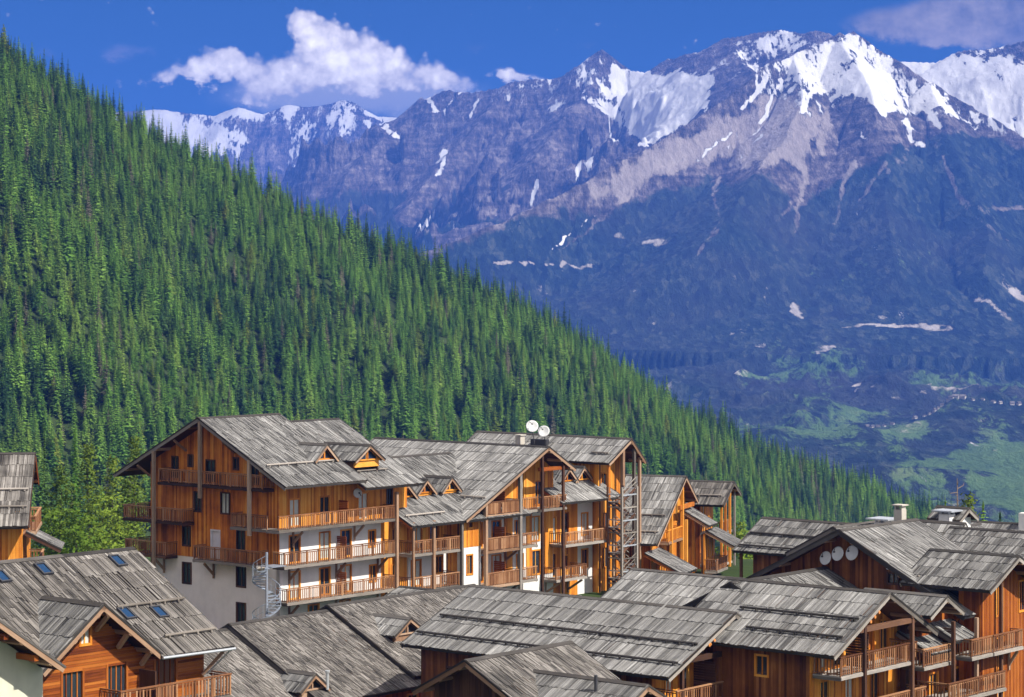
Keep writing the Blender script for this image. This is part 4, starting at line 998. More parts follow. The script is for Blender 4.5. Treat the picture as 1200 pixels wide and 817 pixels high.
# ============ E: the higher block behind B
E_ = Bld('tall_rear_chalet', 'tall rear chalet with open gable posts and two roof dishes', (-133, 163, -26))
E_.roof('x', (-125.5,165.57,-12.42), 17.5, (3.2,1.95), (2.1,2.1), guards=[(1, .8, 2.6, 2.5)], wmul=.95, barge='beam')
E_.roof('y', (-131.2,156.2,-14.45), 8.2, (2.0,1.04), (5.6,2.92), wmul=.95, barge='russet')
E_.wall('y', 163.1, -142, -127.2, -27, -14.55, 'orange', 'v', [W(-130.4,-16.6,.9,1.6,pane='curtain')])
gE = gtop(-12.42, 165.57, .61, .25, 1.0)
E_.wall('x', -127.6, 163.1, 167.2, -27, gE, 'orange', 'v', [W(164.4,-17.2,.8,1.8,pane='glass'), W(164.6,-20.6,.8,1.8), W(164.6,-23.6,.8,1.8)])
E_.wall('+y', 167.2, -142, -127.7, -27, -14.7, 'brown', 'v'); E_.wall('-x', -142, 157, 167, -27, gE, 'brown', 'v')
E_.wall('x', -127.8, 156.9, 161.0, -27, -16.85, 'orange', 'v', [W(159.3,-20.5,.9,2.0,frame='russet'), W(157.6,-20.8,1.0,2.0,kind='door',pane='curtain'), W(157.6,-23.8,1.0,2.0,kind='door',pane='glass'), W(159.4,-23.4,.7,1.3)])
E_.wall('x', -127.82, 161.0, 163.1, -27, -16.85, 'white', 'p', [W(162.0,-20.6,.9,1.9,pane='curtain'), W(162.0,-23.4,.9,1.6)])
E_.box_core(-141.7, -128.2, 157.2, 166.9, -27, -16.8)
E_.balcony('x', -127.8, 157.0, 163.3, 1.9, -20.95, (True, True), slab='grey_beam'); E_.balcony('x', -127.8, 155.9, 160.0, 1.8, -23.8, (True, True), slab='grey_beam', brackets=(156.6, 159.6))
for y, mt, w in ((162.6,'orange',.24), (164.6,'beam',.28), (166.2,'grey_beam',.24), (167.0,'beam',.22)): E_.post(-125.7, y, -26, gE(y)-.03, w, mt)
E_.post(-125.8, 163.4, -26, -17.3, .2, 'beam')
for y in (160.0, 162.0): E_.dormer(-128.2, y, -14.75, .95, 2.6, sill=.5)
E_.dish((-134.8, 163.4, -11.62), .54, (.75,-.75,.45), arm=(-134.9,163.9,-13.2)); E_.dish((-133.3, 163.2, -12.0), .52, (.5,-.95,.45), arm=(-133.5,163.6,-13.2))
m = MB(); m.box((-136.9,163.6,-13.6), (-136.3,164.2,-12.55)); m.box((-137.0,163.5,-12.5), (-136.2,164.3,-12.42)); E_.part(m, 'chimney', 'stone')
m = MB(); m.box((-135.4,163.9,-13.6), (-133.6,164.3,-12.75)); E_.part(m, 'dish_stand', 'metal_dark')
# open stair tower between E and G
def stair_tower():
    org = V(-124.9, 163.5, -26.5); e = empty('stair_tower', org, VR); tag(e, 'open grey stair tower with zigzag flights beside the tall rear chalet', 'staircase')
    for x in (-.75, .75):
        for y in (-1.05, 1.05): m = MB(); m.box((x-.09, y-.09, 0), (x+.09, y+.09, 10.1)); m.build('post', 'grey_beam' if x > 0 else 'dark', e)
    for k in range(9):
        z = k*1.08+.2; y0, y1 = (-.95, .95) if k % 2 == 0 else (.95, -.95)
        m = MB(); xo = -.36 if k % 2 else .36
        for sx in (-.32, .32): m.beam((xo+sx, y0, z), (xo+sx, y1, z+1.08), .05, .2)
        m.build('stringer', 'dark', e)
        tm = MB(); tm.box((xo-.33, -.13, -.025), (xo+.33, .13, .025)); tme = tm.mesh('tread', 'zinc')
        for i in range(6):
            o = bpy.data.objects.new('tread', tme); col.objects.link(o); o.parent = e; o.location = (0, y0+(y1-y0)*(i+.5)/6, z+1.08*(i+.6)/6)
        m = MB(); m.box((-.72, y1-.16 if y1 < 0 else y1-.1, z+1.06), (.72, y1+.1 if y1 < 0 else y1+.16, z+1.12)); m.build('landing', 'zinc', e)
        m = MB(); m.beam((xo+.36, y0, z+.95), (xo+.36, y1, z+2.03), .05, .07); m.beam((xo+.36, y0, z+.55), (xo+.36, y1, z+1.63), .04, .05); m.build('handrail', 'grey_beam', e)
        m = MB(); m.box((.76, -1.05, z+.55), (.80, 1.05, z+.66)); m.box((-.75, -1.12, z+.6), (.75, -1.07, z+.7)); m.build('cross_beam', 'grey_beam' if k % 2 else 'zinc', e)
stair_tower()

# ============ G and H: far right pair, turned more face-on
G = Bld('steep_side_chalet', 'chalet with long steep grey roof right of the tall rear chalet', (-60, 198, -28.01), -20)
def fr(px, py, Y, rot): 
    X, YY, Z = (px-600)/FPX*Y, Y, -(py-345)/FPX*Y; c, s_ = math.cos(R(rot)), math.sin(R(rot)); return Vector((X*c+YY*s_, -X*s_+YY*c, Z))
g0 = Vector((-59.4, 209.0, -16.36))
G.roof('x', g0, 5.6, (9.15,5.24), (4.0,2.55), guards=[(1, .3, 5.4, 6.4), (1, .3, 5.4, 8.9)], barge='beam', wmul=.95)
gg = gtop(g0.z, g0.y, .573, .25, .63)
G.wall('x', g0.x-1.0, g0.y-7.6, g0.y+3.2, -28.54, gg, 'orange', 'v', [W(g0.y-2.6,-21.14,1.0,2.0,pane='glass'), W(g0.y+.2,-20.51,.9,1.8), W(g0.y-2.4,-24.31,1.0,2.0), W(g0.y+.6,-24.10,.9,2.0), W(g0.y-5.0,-23.89,.8,1.6), W(g0.y+2.2,-23.89,.7,1.8,pane='curtain')])
G.wall('y', g0.y-7.6, g0.x-5.3, g0.x-1.1, -28.54, -21.35, 'brown', 'v'); G.wall('+y', g0.y+3.2, g0.x-5.3, g0.x-1.1, -28.54, -19.03, 'brown', 'v')
G.balcony('x', g0.x-1.0, g0.y-5.6, g0.y-1.0, 1.0, -21.77, (True, True), mat='orange', slab='beam'); G.balcony('x', g0.x-1.0, g0.y-5.6, g0.y-1.0, 1.0, -24.73, (True, True), mat='orange', slab='beam')
for a in (-4.6, -1.1, .2, 2.6): G.post(g0.x-.05, g0.y+a, -28.01, gg(g0.y+a)-.05 if a < .2 else -20.29, .26, 'orange')
m = MB(); m.box((g0.x-.2, g0.y-2.0, -19.24), (g0.x+.05, g0.y+2.6, -18.87)); G.part(m, 'tie_beam', 'orange')
G.roof('y', (g0.x-.6, g0.y+.3, -19.34), 3.0, (0,0), (2.6,1.45), ends=(True,True), barge='beam', purlins=False, name='lean_to_roof', ridge=False, course=1.0)
G.roof('y', (g0.x+1.4, g0.y+1.6, -21.35), 3.6, (0,0), (2.6,1.3), ends=(True,True), barge='beam', purlins=False, name='lean_to_roof', ridge=False, course=1.0)
G.wall('x', g0.x+1.3, g0.y+1.6, g0.y+5.0, -28.54, -21.67, 'orange', 'v', [W(g0.y+2.6,-23.99,.7,1.8,pane='curtain'), W(g0.y+4.0,-23.99,.7,1.8,pane='curtain')])
G.balcony('x', g0.x+1.3, g0.y+1.4, g0.y+5.0, 1.2, -24.95, (True, True), mat='rail', slab='grey_beam')
G.roof('y', (g0.x-.9, g0.y-9.9, -22.3), 4.6, (0,0), (3.4,1.7), purlins=False, name='lean_to_roof', ridge=False, course=1.2, barge='russet')
H = Bld('farthest_chalet', 'farthest chalet with short grey roof on slender posts before the trees', (-54, 206, -28.54), -20)
h0 = fr(860, 564.6, 226, -20)
H.roof('x', h0, 7.5, (3.85,1.9), (2.7,1.35), guards=[(1, .5, 3.4, 2.8)], barge='grey_beam', mat='shake_brown', ends=(True, True))
H.wall('y', h0.y-2.5, h0.x-7, h0.x-2.6, -28.54, -19.24, 'russet', 'v'); H.wall('x', h0.x-2.6, h0.y-2.5, h0.y+2.2, -28.54, gtop(-17.55, h0.y, .49), 'orange', 'v', [W(h0.y-1.2,-21.56,.9,2.0,pane='curtain'), W(h0.y-1.2,-24.52,.9,2.0)])
for a in (-2.6, -1.2, .4): H.post(h0.x-.5, h0.y+a, -28.54, h0.z-.75-.49*abs(a), .2, 'orange'); 
H.post(h0.x-.35, h0.y+1.6, -28.54, -18.60, .16, 'grey_beam'); H.balcony('x', h0.x-2.6, h0.y-2.5, h0.y+1.6, 2.0, -22.20, (True, False)); H.balcony('x', h0.x-2.6, h0.y-2.5, h0.y+1.6, 2.0, -25.16, (True, False))

# ============ I: foreground left chalet with the big roof, and its left neighbour
I = Bld('skylit_chalet', 'foreground chalet with big grey skylit roof and horizontal red-brown boards', (-96, 78, -26))
rI = Vector((-97.73, 66.0, -13.47)); LI = 19.1
I.roof('y', rI, 14.25, (7.0,4.1), (6.42,3.76), guards=[(-1, 9.2, 10.6, 6.2)], mat='shake_brown', barge='grey_beam', course=1.48, ends=(True, False))
I.roof('y', rI+Vector((0,14.27,0)), LI-14.27, (7.0,4.1), (7.70,4.51), guards=[(-1, .1, 4.6, 4.85), (-1, 1.2, 4.6, 7.55)], mat='shake_brown', indiv=-1, barge='grey_beam', course=1.48, ends=(False, True))
rs = Vector((-90.15, 76.65, -15.0))
I.roof('x', rs, 4.5, (3.75,2.85), (3.75,2.85), guards=[(1, .5, 2.6, 3.6)], barge='beam', course=1.1, wmul=.95)
gI = gtop(-15.0, 76.65, .76, .25)
I.wall('x', -91.2, 73.1, 80.2, GR+3, lambda a: gI(a), 'russet', 'h', [W(76.4,-17.05,.7,.9,pane='curtain'), W(75.6,-20.4,1.35,2.2,frame='russet',bars=3,pane='glass'), W(78.4,-20.4,1.3,2.2,frame='russet',bars=3,pane='glass')])
I.wall('x', -91.22, 80.2, 84.2, GR+3, -18.0, 'russet', 'h', [W(81.6,-20.4,1.5,2.1,kind='door',pane='dark',frame='russet',bars=3)])
I.wall('y', 67.2, -104.5, -91.4, GR+3, gtop(-13.47, -97.73, .586), 'russet', 'h'); I.wall('+y', 84.2, -104.5, -91.3, GR+3, gtop(-13.47, -97.73, .586), 'russet', 'h')
I.wall('x', -91.5, 67.2, 73.1, GR+3, -18.0, 'russet', 'h')
I.box_core(-104, -91.7, 67.5, 83.9, GR+3, -18.4)
I.balcony('x', -91.2, 77.3, 84.6, 1.6, -20.35, (True, True), mat='rail', slab='grey_beam', h=1.05)
I.strut((-91.1, 78.4, -17.4), (-90.25, 78.4, -16.5), .2); I.strut((-91.1, 79.9, -18.4), (-90.25, 79.9, -17.5), .2); I.strut((-91.1, 84.0, -19.4), (-90.2, 84.6, -18.2), .16); I.strut((-91.1, 77.0, -16.4), (-90.2, 77.0, -15.6), .18)
m = MB(); m.box((-91.1, 79.75, -20.3), (-89.9, 79.83, -18.6)); I.part(m, 'privacy_screen', 'dark')
m = MB(); m.cyl((-89.95,80.3,-18.02), (-89.95,85.2,-18.1), .07, 7); m.cyl((-90.0,85.0,-18.1), (-91.1,84.3,-19.4), .04, 6); I.part(m, 'gutter', 'zinc')
SI = Vector((7.70,0,-4.51)).normalized(); nI = SI.cross(Vector((0,1,0))); nI = nI if nI.z > 0 else -nI
for (x, y) in ((-97.2,82.9), (-97.2,78.0), (-93.3,82.3), (-93.5,80.3), (-97.0,75.2)): I.skylight(x, y, -13.47-.586*(x+97.73)+.02, SI, Vector((0,1,0)), nI)
I2 = Bld('cream_walled_chalet', 'cream walled chalet cut off by the left edge of the picture', (-88, 66, -26))
I2.roof('x', (-85.6,65.9,-13.75), 4.6, (4.6,3.1), (4.6,3.1), barge='beam', course=1.2, mat='shake_brown')
gI2 = gtop(-13.75, 65.9, .674, .3)
I2.wall('x', -87.0, 62.0, 70.4, GR+3, gI2, 'cream', 'p', [W(68.2,-20.2,.9,1.3,frame='dark')])
I2.wall('+y', 70.4, -90, -87.1, GR+3, -17.0, 'cream', 'p'); I2.box_core(-90, -87.4, 62.2, 70.1, GR+3, -17.2, 'cream')
for y in (67.3, 69.0): m = MB(); m.box((-87.0, y-.13, gI2(y)-.3), (-85.7, y+.13, gI2(y)-.02)); I2.part(m, 'purlin', 'russet')
I2.balcony('x', -87.0, 63.0, 67.6, 1.1, -19.8, (True, True), mat='rail')

# ============ J: far left chalet facing the camera
J = Bld('left_edge_chalet', 'chalet with steep plain roof at the far left before the woods', (-6, 172, -26), 8)
j0 = fr(41, 531, 172, 8)
J.roof('x', j0, 14, (8.2,4.45), (4.5,2.4), guards=[(1, .2, 13, 4.9), (1, .2, 13, 7.1)], mat='shake_brown', barge='russet', course=1.5)
gJ = gtop(j0.z, j0.y, .543, .25)
J.wall('y', j0.y-6.6, j0.x-13, j0.x-.6, -28, -14.9, 'orange', 'v', [W(j0.x-3.6,-19.4,1.0,1.9), W(j0.x-6.6,-19.4,1.0,1.9)])
J.wall('x', j0.x-.55, j0.y-6.6, j0.y+4, -28, gJ, 'orange', 'v', [W(j0.y-2,-16,1,1.6), W(j0.y+1,-16,1,1.6)])
J.balcony('y', j0.y-6.6, j0.x-4.2, j0.x+.3, 1.2, -19.4, (True, True), mat='rail', slab='beam')
J.balcony('x', j0.x-.55, j0.y-6.2, j0.y+2, 1.1, -19.42, (True, True), mat='rail', slab='beam'); J.balcony('x', j0.x-.55, j0.y-5.0, j0.y+2, .9, -16.4, (True, True), mat='rail', slab='beam')
J.post(j0.x-3.4, j0.y-7.6, -27, -16.0, .14, 'zinc', 'downpipe'); J.post(j0.x-2.3, j0.y-7.4, -27, -15.6, .2, 'orange')
J.roof('y', (j0.x-.3, j0.y-5.5, -16.4), 4.2, (0,0), (2.4,1.25), barge='dark', purlins=False, name='lean_to_roof', ridge=False, course=1.0)

# ============ K: the broad shingled roofs in the middle foreground
K = Bld('broad_roofed_chalet', 'low building under broad brown-grey shingle roof in the middle foreground', (-109, 115, -30))
K.roof('y', (-113.13,106.6,-21.14), 9.6, (6,3), (8.4,4.2), mat='shake_brown', course=.75, wmul=.8, barge='edge', purlins=False)
K.roof('y', (-113.13,115.6,-20.82), 15, (6,3), (7.9,3.95), mat='shake_brown', course=.75, wmul=.8, barge='edge', purlins=False)
K.dormer(-108.6, 118.5, -21.55, 1.25, 3.6, drop=.85, sill=1.3, mat='beam'); K.dormer(-106.0, 106.9, -23.6, 1.0, 2.4, drop=.8, sill=.8, mat='beam')
K.wall('x', -105.8, 107.2, 130, GR, -24.9, 'russet', 'v', [W(112,-27.6,1,1.6), W(116,-27.6,1,1.6), W(120,-27.6,1,1.6)]); K.wall('y', 107.3, -118, -105.9, GR, gtop(-21.14,-113.13,.5), 'brown', 'v')
K.box_core(-118, -106.2, 107.6, 130, GR, -25.2)
m = MB(); m.cyl((-105.6,107.9,-24.7), (-105.6,107.9,-23.6), .1, 8); m.cyl((-105.6,107.9,-23.62), (-105.6,107.9,-23.5), .16, 8); K.part(m, 'flue', 'zinc')
K0 = Bld('lower_shingled_annex', 'lower shingled roof between the skylit chalet and the broad roof', (-109, 97, -30))
K0.roof('y', (-113.3,92.5,-21.45), 14.1, (4,2), (9.4,4.7), mat='shake_brown', course=.8, wmul=.7, barge='edge', purlins=False)
K0.wall('x', -104.9, 93.4, 105.8, GR, -26.3, 'russet', 'v'); K0.wall('y', 93.4, -117, -105, GR, gtop(-21.45,-113.3,.5), 'brown', 'v')
K1 = Bld('small_flat_annex', 'small grey lean-to roof at the foot of the orange chalet', (-122, 127, -27))
K1.roof('x', (-116.3,133.0,-21.9), 6.2, (3.6,1.2), (1.2,.4), course=1.1, purlins=False, barge='grey_beam'); K1.wall('y', 130.2, -122.2, -116.8, -29, -23.0, 'white', 'p'); K1.wall('x', -116.8, 130.2, 133.6, -29, -22.6, 'white', 'p')

# ============ F: long roof in the foreground, with its small neighbours
F = Bld('long_roofed_chalet', 'long grey plank roof with two dark snow rails in the centre foreground', (-92, 114, -29))
F.roof('x', (-80.04,115.6,-18.5), 20.3, (6.61,2.98), (6.4,3.3), guards=[(1, .15, 19.8, 3.85), (1, .15, 20.0, 5.95)], indiv=1, gmat='edge', course=1.46, wmul=.95, barge='grey_beam')
gF = gtop(-18.5, 115.6, .45, .25, .515)
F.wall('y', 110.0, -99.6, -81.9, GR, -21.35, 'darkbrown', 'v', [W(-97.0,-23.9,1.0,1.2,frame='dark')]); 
F.wall('x', -81.9, 110.0, 121.2, -23.4, gF, 'orange', 'v', [W(111.6,-22.9,.8,1.5,pane='curtain'), W(113.0,-23.3,1.0,2.2,kind='door',pane='glass'), W(115.6,-23.3,1.0,2.2,pane='glass'), W(118.6,-22.7,1.2,1.6,pane='glass')])
F.wall('x', -81.92, 110.0, 121.2, GR, -23.4, 'orange', 'v'); F.wall('+y', 121.2, -99.6, -82, GR, -21.8, 'brown', 'v'); F.wall('-x', -99.6, 110, 121.2, GR, gtop(-18.5,115.6,.45,.25,.515), 'brown', 'v', [W(112,-23.6,1,1.2,pane='curtain')])
F.box_core(-99.2, -82.3, 110.4, 120.9, GR, -21.6)
F.balcony('x', -81.9, 110.0, 119.6, 1.75, -23.4, (True, True), mat='rail', slab='grey_beam')
for y in (110.6, 118.2): F.post(-80.25, y, GR, gF(y), .2, 'dark')
F.post(-81.6, 114.4, -23.3, gF(114.4), .2, 'beam'); F.post(-81.6, 116.9, -23.3, gF(116.9), .2, 'beam')
m = MB()
for i in range(14): m.box((-81.8, 113.9, -23.3+i*.15), (-80.3, 113.96, -23.17+i*.15), 0)
F.part(m, 'privacy_screen', 'dark')
m = MB(); m.box((-80.5, 111.4, -20.95), (-80.25, 120.6, -20.65)); F.part(m, 'tie_beam', 'dark')
F.roof('y', (-81.6,119.3,-22.0), 4.4, (0,0), (2.6,1.3), purlins=False, name='lean_to_roof', ridge=False, course=1.2, barge='grey_beam')
for y in (112.9, 113.4, 113.0): m = MB(); m.cyl((-80.35, y, gF(y)-.12), (-79.95, y, gF(y)-.12), .09, 8); F.part(m, 'purlin', 'brass')
F2 = Bld('small_gabled_chalet', 'small dark gable roof poking up at the bottom edge in front of the long roof', (-84, 99, -29))
F2.roof('y', (-84.19,96.45,-19.45), 9.0, (3.75,2.0), (4.4,2.3), mat='shake_brown', barge='beam', course=1.2)
F2.wall('y', 97.4, -87.2, -80.6, GR, gtop(-19.45,-84.19,.53), 'dark', 'v'); F2.wall('x', -80.6, 97.4, 105, GR, -21.6, 'dark', 'v'); F2.box_core(-87, -81, 97.7, 105, GR, -22)
F3 = Bld('low_front_chalet', 'low grey plank roof at the bottom edge right of the small dark gable', (-78, 99, -29))
F3.roof('x', (-74.96,100.28,-20.28), 8.4, (3.2,1.65), (3.0,1.55), course=1.2, wmul=.95, barge='beam'); F3.wall('x', -76, 97.6, 103, GR, gtop(-20.28,100.28,.515), 'dark', 'v'); F3.wall('y', 97.6, -83, -76.1, GR, -21.9, 'dark', 'v')
m = MB(); m.cyl((-77.6,99.3,-21.2), (-77.6,99.3,-19.9), .09, 8); F3.part(m, 'flue', 'metal_dark')

# ============ M: the roof behind F
M_ = Bld('middle_roof_chalet', 'grey plank roof just behind the long roof right of centre', (-95, 132, -29))
M_.roof('x', (-85.0,133.5,-19.04), 16.1, (5.2,2.45), (5,2.4), course=1.3, wmul=.95, barge='grey_beam'); M_.wall('y', 129.2, -100, -86, GR, -21.4, 'darkbrown', 'v'); M_.wall('x', -86, 129.2, 137.8, GR, gtop(-19.04,133.5,.475), 'brown', 'v')
M_.box_core(-99.8, -86.4, 129.6, 137.5, GR, -21.7)

# ============ N: right foreground chalet
N = Bld('right_foreground_chalet', 'right foreground chalet with open gable balcony below the dish-hung gable', (-77, 119, -29))
N.roof('x', (-72.13,119.62,-17.09), 11.4, (5.95,2.95), (5.4,2.8), guards=[(1, .3, 8.4, 3.1), (1, .3, 6.8, 5.0)], course=1.35, wmul=.95, barge='grey_beam', gmat='edge')
N.roof('y', (-82.46,118.6,-17.21), 13.0, (4.0,1.95), (6.0,2.95), course=1.3, wmul=1.0, barge='edge')
gN = gtop(-17.09, 119.62, .496, .25, .518)
N.wall('x', -74.2, 114.6, 124.3, -21.3, gN, 'orange', 'v', [W(115.7,-21.2,.8,1.5,pane='curtain'), W(117.4,-21.2,1.0,2.1,kind='door',pane='glass'), W(120.2,-20.5,1.1,1.4,pane='glass'), W(122.4,-21.2,1.0,2.1,pane='glass')])
N.wall('x', -74.22, 114.6, 124.3, GR, -21.3, 'orange', 'v', [W(116,-24.0,1.0,2.1,pane='glass'), W(118.6,-24.0,1.0,2.1,pane='curtain'), W(121.4,-24.0,1.0,2.1,pane='glass')])
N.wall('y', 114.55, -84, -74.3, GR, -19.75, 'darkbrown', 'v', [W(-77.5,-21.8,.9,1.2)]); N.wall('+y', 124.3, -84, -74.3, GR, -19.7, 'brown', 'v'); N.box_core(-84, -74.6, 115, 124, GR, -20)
N.wall('y', 119.6, -86.2, -78.8, GR, gtop(-17.21,-82.46,.49), 'dark', 'v')
N.balcony('x', -74.2, 114.7, 123.0, 1.9, -21.35, (True, True), mat='rail', slab='grey_beam', h=1.05); N.balcony('x', -74.2, 116.6, 124.0, 1.9, -24.1, (True, True), mat='rail', slab='grey_beam', h=1.05)
for y, mt in ((117.08,'dark'), (122.3,'dark')): N.post(-72.25, y, GR, gN(y)-.02, .22, mt)
for y in (115.0, 118.9, 121.0): N.post(-74.0, y, -21.3, gN(y)-.02, .16, 'orange')
m = MB()
for i in range(13): m.box((-74.0, 117.9, -21.25+i*.15), (-72.5, 117.96, -21.12+i*.15), 0)
N.part(m, 'privacy_screen', 'dark')
m = MB(); m.box((-72.45, 116.6, -19.1), (-72.2, 123.6, -18.8)); N.part(m, 'tie_beam', 'dark')
for k in range(3): y = 118.4-.45*k; m = MB(); m.cyl((-72.5, y, gN(y)-.14), (-72.05, y, gN(y)-.14), .1, 8); N.part(m, 'purlin', 'brass')
N.roof('y', (-74.0,123.6,-19.9), 2.6, (0,0), (2.3,1.15), purlins=False, name='lean_to_roof', ridge=False, course=1.0, barge='grey_beam'); N.roof('y', (-73.6,125.9,-19.4), 2.6, (0,0), (2.2,1.1), purlins=False, name='lean_to_roof', ridge=False, course=1.0, barge='grey_beam')

# ============ D: the dark gable with three dishes, and its right wing
D = Bld('dish_gable_chalet', 'dark gabled chalet with three white satellite dishes under its roof', (-79, 132, -29))
D.roof('y', (-80.83,127.99,-14.67), 9.4, (9.0,4.6), (8.85,4.63), guards=[(-1, .6, 4.0, 5.85), (-1, 1.4, 4.0, 8.7)], mat='shake', barge='edge', course=1.4)
D.roof('x', (-70.31,131.59,-15.86), 6.1, (3.62,1.75), (4.5,2.15), wmul=.95, barge='grey_beam', course=1.1)
D.roof('x', (-71.7,125.4,-17.8), 5.6, (1.98,1.0), (2.0,1.1), wmul=.95, barge='grey_beam', course=1.1)
gD = gtop(-14.67, -80.83, .517)
D.wall('y', 129.1, -88.8, -73.2, GR, gD, 'darkbrown', 'v', [W(-77.6,-17.9,.8,.7,frame='dark')])
D.wall('x', -73.2, 124.5, 131, GR, -19.0, 'russet', 'v', [W(128.2,-21.8,.9,2.1,pane='curtain'), W(129.6,-21.8,.9,2.1,pane='curtain'), W(126.4,-21.8,.9,2.1), W(126.4,-24.6,1,2), W(129,-24.6,1,2)])
D.wall('x', -71.6, 129.3, 136.0, GR, gtop(-15.86,131.59,.483,.25), 'russet', 'v', [W(131.5,-19.6,.8,1.9,pane='glass'), W(131.5,-22.9,.8,2.0,pane='glass'), W(131.6,-25.8,.8,1.9,pane='curtain'), W(134.4,-19.6,.9,1.9)])
D.wall('y', 129.25, -73.1, -71.65, GR, -17.4, 'russet', 'v'); D.wall('+y', 137.3, -88.8, -71.7, GR, -18.6, 'brown', 'v'); D.wall('-x', -88.8, 129.1, 137.2, GR, -18.8, 'brown', 'v')
D.wall('x', -73.6, 123.8, 127.0, GR, gtop(-17.8,125.4,.52,.25), 'dark', 'v'); D.box_core(-88.4, -73.6, 129.5, 137, GR, -19.2)
m = MB(); m.box((-71.55, 130.2, -17.6), (-71.45, 130.55, -17.1)); D.part(m, 'vent_box', 'white')
D.balcony('x', -72.4, 126.7, 129.2, 1.6, -21.5, (True, False), slab='grey_beam'); D.balcony('x', -71.6, 129.3, 132.9, .85, -21.5, (False, True), slab='grey_beam', brackets=(132.6,))
D.balcony('x', -73.2, 124.4, 131.2, 2.2, -23.85, (True, True), slab='grey_beam'); D.balcony('x', -73.2, 122.7, 125.9, 1.5, -21.7, (True, True), slab='grey_beam')
m = MB()
for i in range(12): m.box((-73.0, 126.3, -21.6+i*.15), (-71.7, 126.36, -21.47+i*.15), 0)
D.part(m, 'privacy_screen', 'dark')
D.post(-71.2, 131.0, GR, -17.5, .2, 'dark'); D.post(-71.2, 128.0, GR, -19.3, .2, 'beam'); D.post(-71.4, 125.6, GR, -19.3, .2, 'dark')
for x, z, r in ((-82.15,-16.58,.43), (-81.25,-16.24,.45), (-80.2,-16.12,.47)): D.dish((x, 128.6, z), r, (-.12,-1,.3), arm=(x, 129.1, z))
m = MB(); m.cyl((-77.9,128.95,-16.9), (-77.9,129.1,-16.9), .12, 8); D.part(m, 'wall_lamp', 'dish')
m = MB(); m.box((-82.9,138.0,-16), (-82.3,138.6,-14.2)); m.box((-83.0,137.9,-13.95), (-82.2,138.7,-13.87)); 
for dx in (-82.88,-82.4): m.box((dx,138.05,-14.2), (dx+.08,138.55,-13.95))
D.part(m, 'chimney', 'stone')

# ============ O, P, Q: the roofs behind on the right
O = Bld('twin_rail_roof_chalet', 'pale grey roof with two snow rails left of the dish-hung gable', (-98, 148, -28))
O.roof('x', (-90.0,150.12,-16.68), 11.45, (3.9,2.15), (4,2.2), guards=[(1, .5, 11.2, 2.25), (1, .5, 11.2, 3.9)], course=1.1, wmul=.95, gmat='edge')
O.wall('y', 147.0, -100.2, -91, GR, -18.9, 'darkbrown', 'v'); O.wall('-x', -100.2, 147, 153, GR, gtop(-16.68,150.12,.55), 'brown', 'v'); O.wall('x', -91, 147, 153, GR, gtop(-16.68,150.12,.55), 'brown', 'v'); O.post(-101.0, 146.6, -29, -18.7, .18, 'dark')
P = Bld('chimneyed_rear_chalet', 'rear chalet with rendered chimneys and a steep small gable at right', (-84, 150, -28))
p0 = fr(1131, 613, 172, -40)
P.roof('x', p0, 6.0, (2.5,2.1), (1.6,1.9), course=1.0, barge='white', wmul=.95, purlins=False)
P.wall('x', p0.x-.6, p0.y-1.9, p0.y+1.2, -27, gtop(p0.z, p0.y, .9, .2, 1.2), 'orange', 'v'); P.wall('y', p0.y-1.9, p0.x-6, p0.x-.7, -27, p0.z-1.8, 'brown', 'v')
P.roof('y', (p0.x-7.0, p0.y-6.4, p0.z-.25), 9.0, (4,2.1), (6.5,3.35), course=1.2, purlins=False, barge='grey_beam')
def chim(b, x, y, z0, z1, w, cap=.35):
    m = MB(); t = .78
    m.hexa([(x-w/2,y-w/2,z0),(x+w/2,y-w/2,z0),(x+w/2,y+w/2,z0),(x-w/2,y+w/2,z0),(x-w*t/2,y-w*t/2,z1),(x+w*t/2,y-w*t/2,z1),(x+w*t/2,y+w*t/2,z1),(x-w*t/2,y+w*t/2,z1)]); o = b.part(m, 'chimney', 'white')
    m = MB()
    for dx in (-1, 1):
        for dy in (-1, 1): m.box((x+dx*w*.3-.07, y+dy*w*.3-.07, z1), (x+dx*w*.3+.07, y+dy*w*.3+.07, z1+cap))
    m.box((x-w*.75, y-w*.75, z1+cap), (x+w*.75, y+w*.75, z1+cap+.1)); b.part(m, 'chimney_cap', 'zinc', o)
chim(P, p0.x-5.4, p0.y-2.2, p0.z-2.4, p0.z-.1, 1.25, .2); chim(P, p0.x-2.6, p0.y+2.0, p0.z-2.4, p0.z+.35, 1.1, .2)
P.roof('x', (p0.x-1.6, p0.y+3.4, p0.z+.75), 2.6, (1.4,.8), (1.4,.8), course=.7, barge='grey_beam', purlins=False, mat='shake')
P.wall('x', p0.x-2.0, p0.y+2.2, p0.y+4.4, -27, p0.z, 'white', 'p'); P.wall('y', p0.y+2.2, p0.x-4, p0.x-2.1, -27, p0.z-.1, 'white', 'p')
Q = Bld('right_edge_chalet', 'grey roofed chalet at the right edge behind the dark gable', (-68, 158, -28))
q0 = fr(1215, 624, 168, -32)
Q2 = Bld('far_right_low_chalet', 'low far roof with small dark gable at the upper right of the village', (-70, 170, -28), -32)
Q.rot = R(-40)
q1 = fr(1250, 627, 165, -40)
Q.roof('x', q1, 9.0, (3.4,1.7), (3.4,1.7), course=.9, wmul=.95); Q.wall('y', q1.y-2.6, q1.x-8.6, q1.x-.8, -28, q1.z-1.6, 'russet', 'v'); Q.wall('-x', q1.x-8.6, q1.y-2.6, q1.y+2.6, -28, gtop(q1.z,q1.y,.5), 'russet', 'v')
q2 = fr(1240, 616, 185, -32)
Q2.roof('x', q2, 9.5, (3,1.4), (3,1.4), course=1.0); Q2.wall('y', q2.y-2.2, q2.x-9, q2.x-.6, -28, q2.z-1.3, 'russet', 'v')
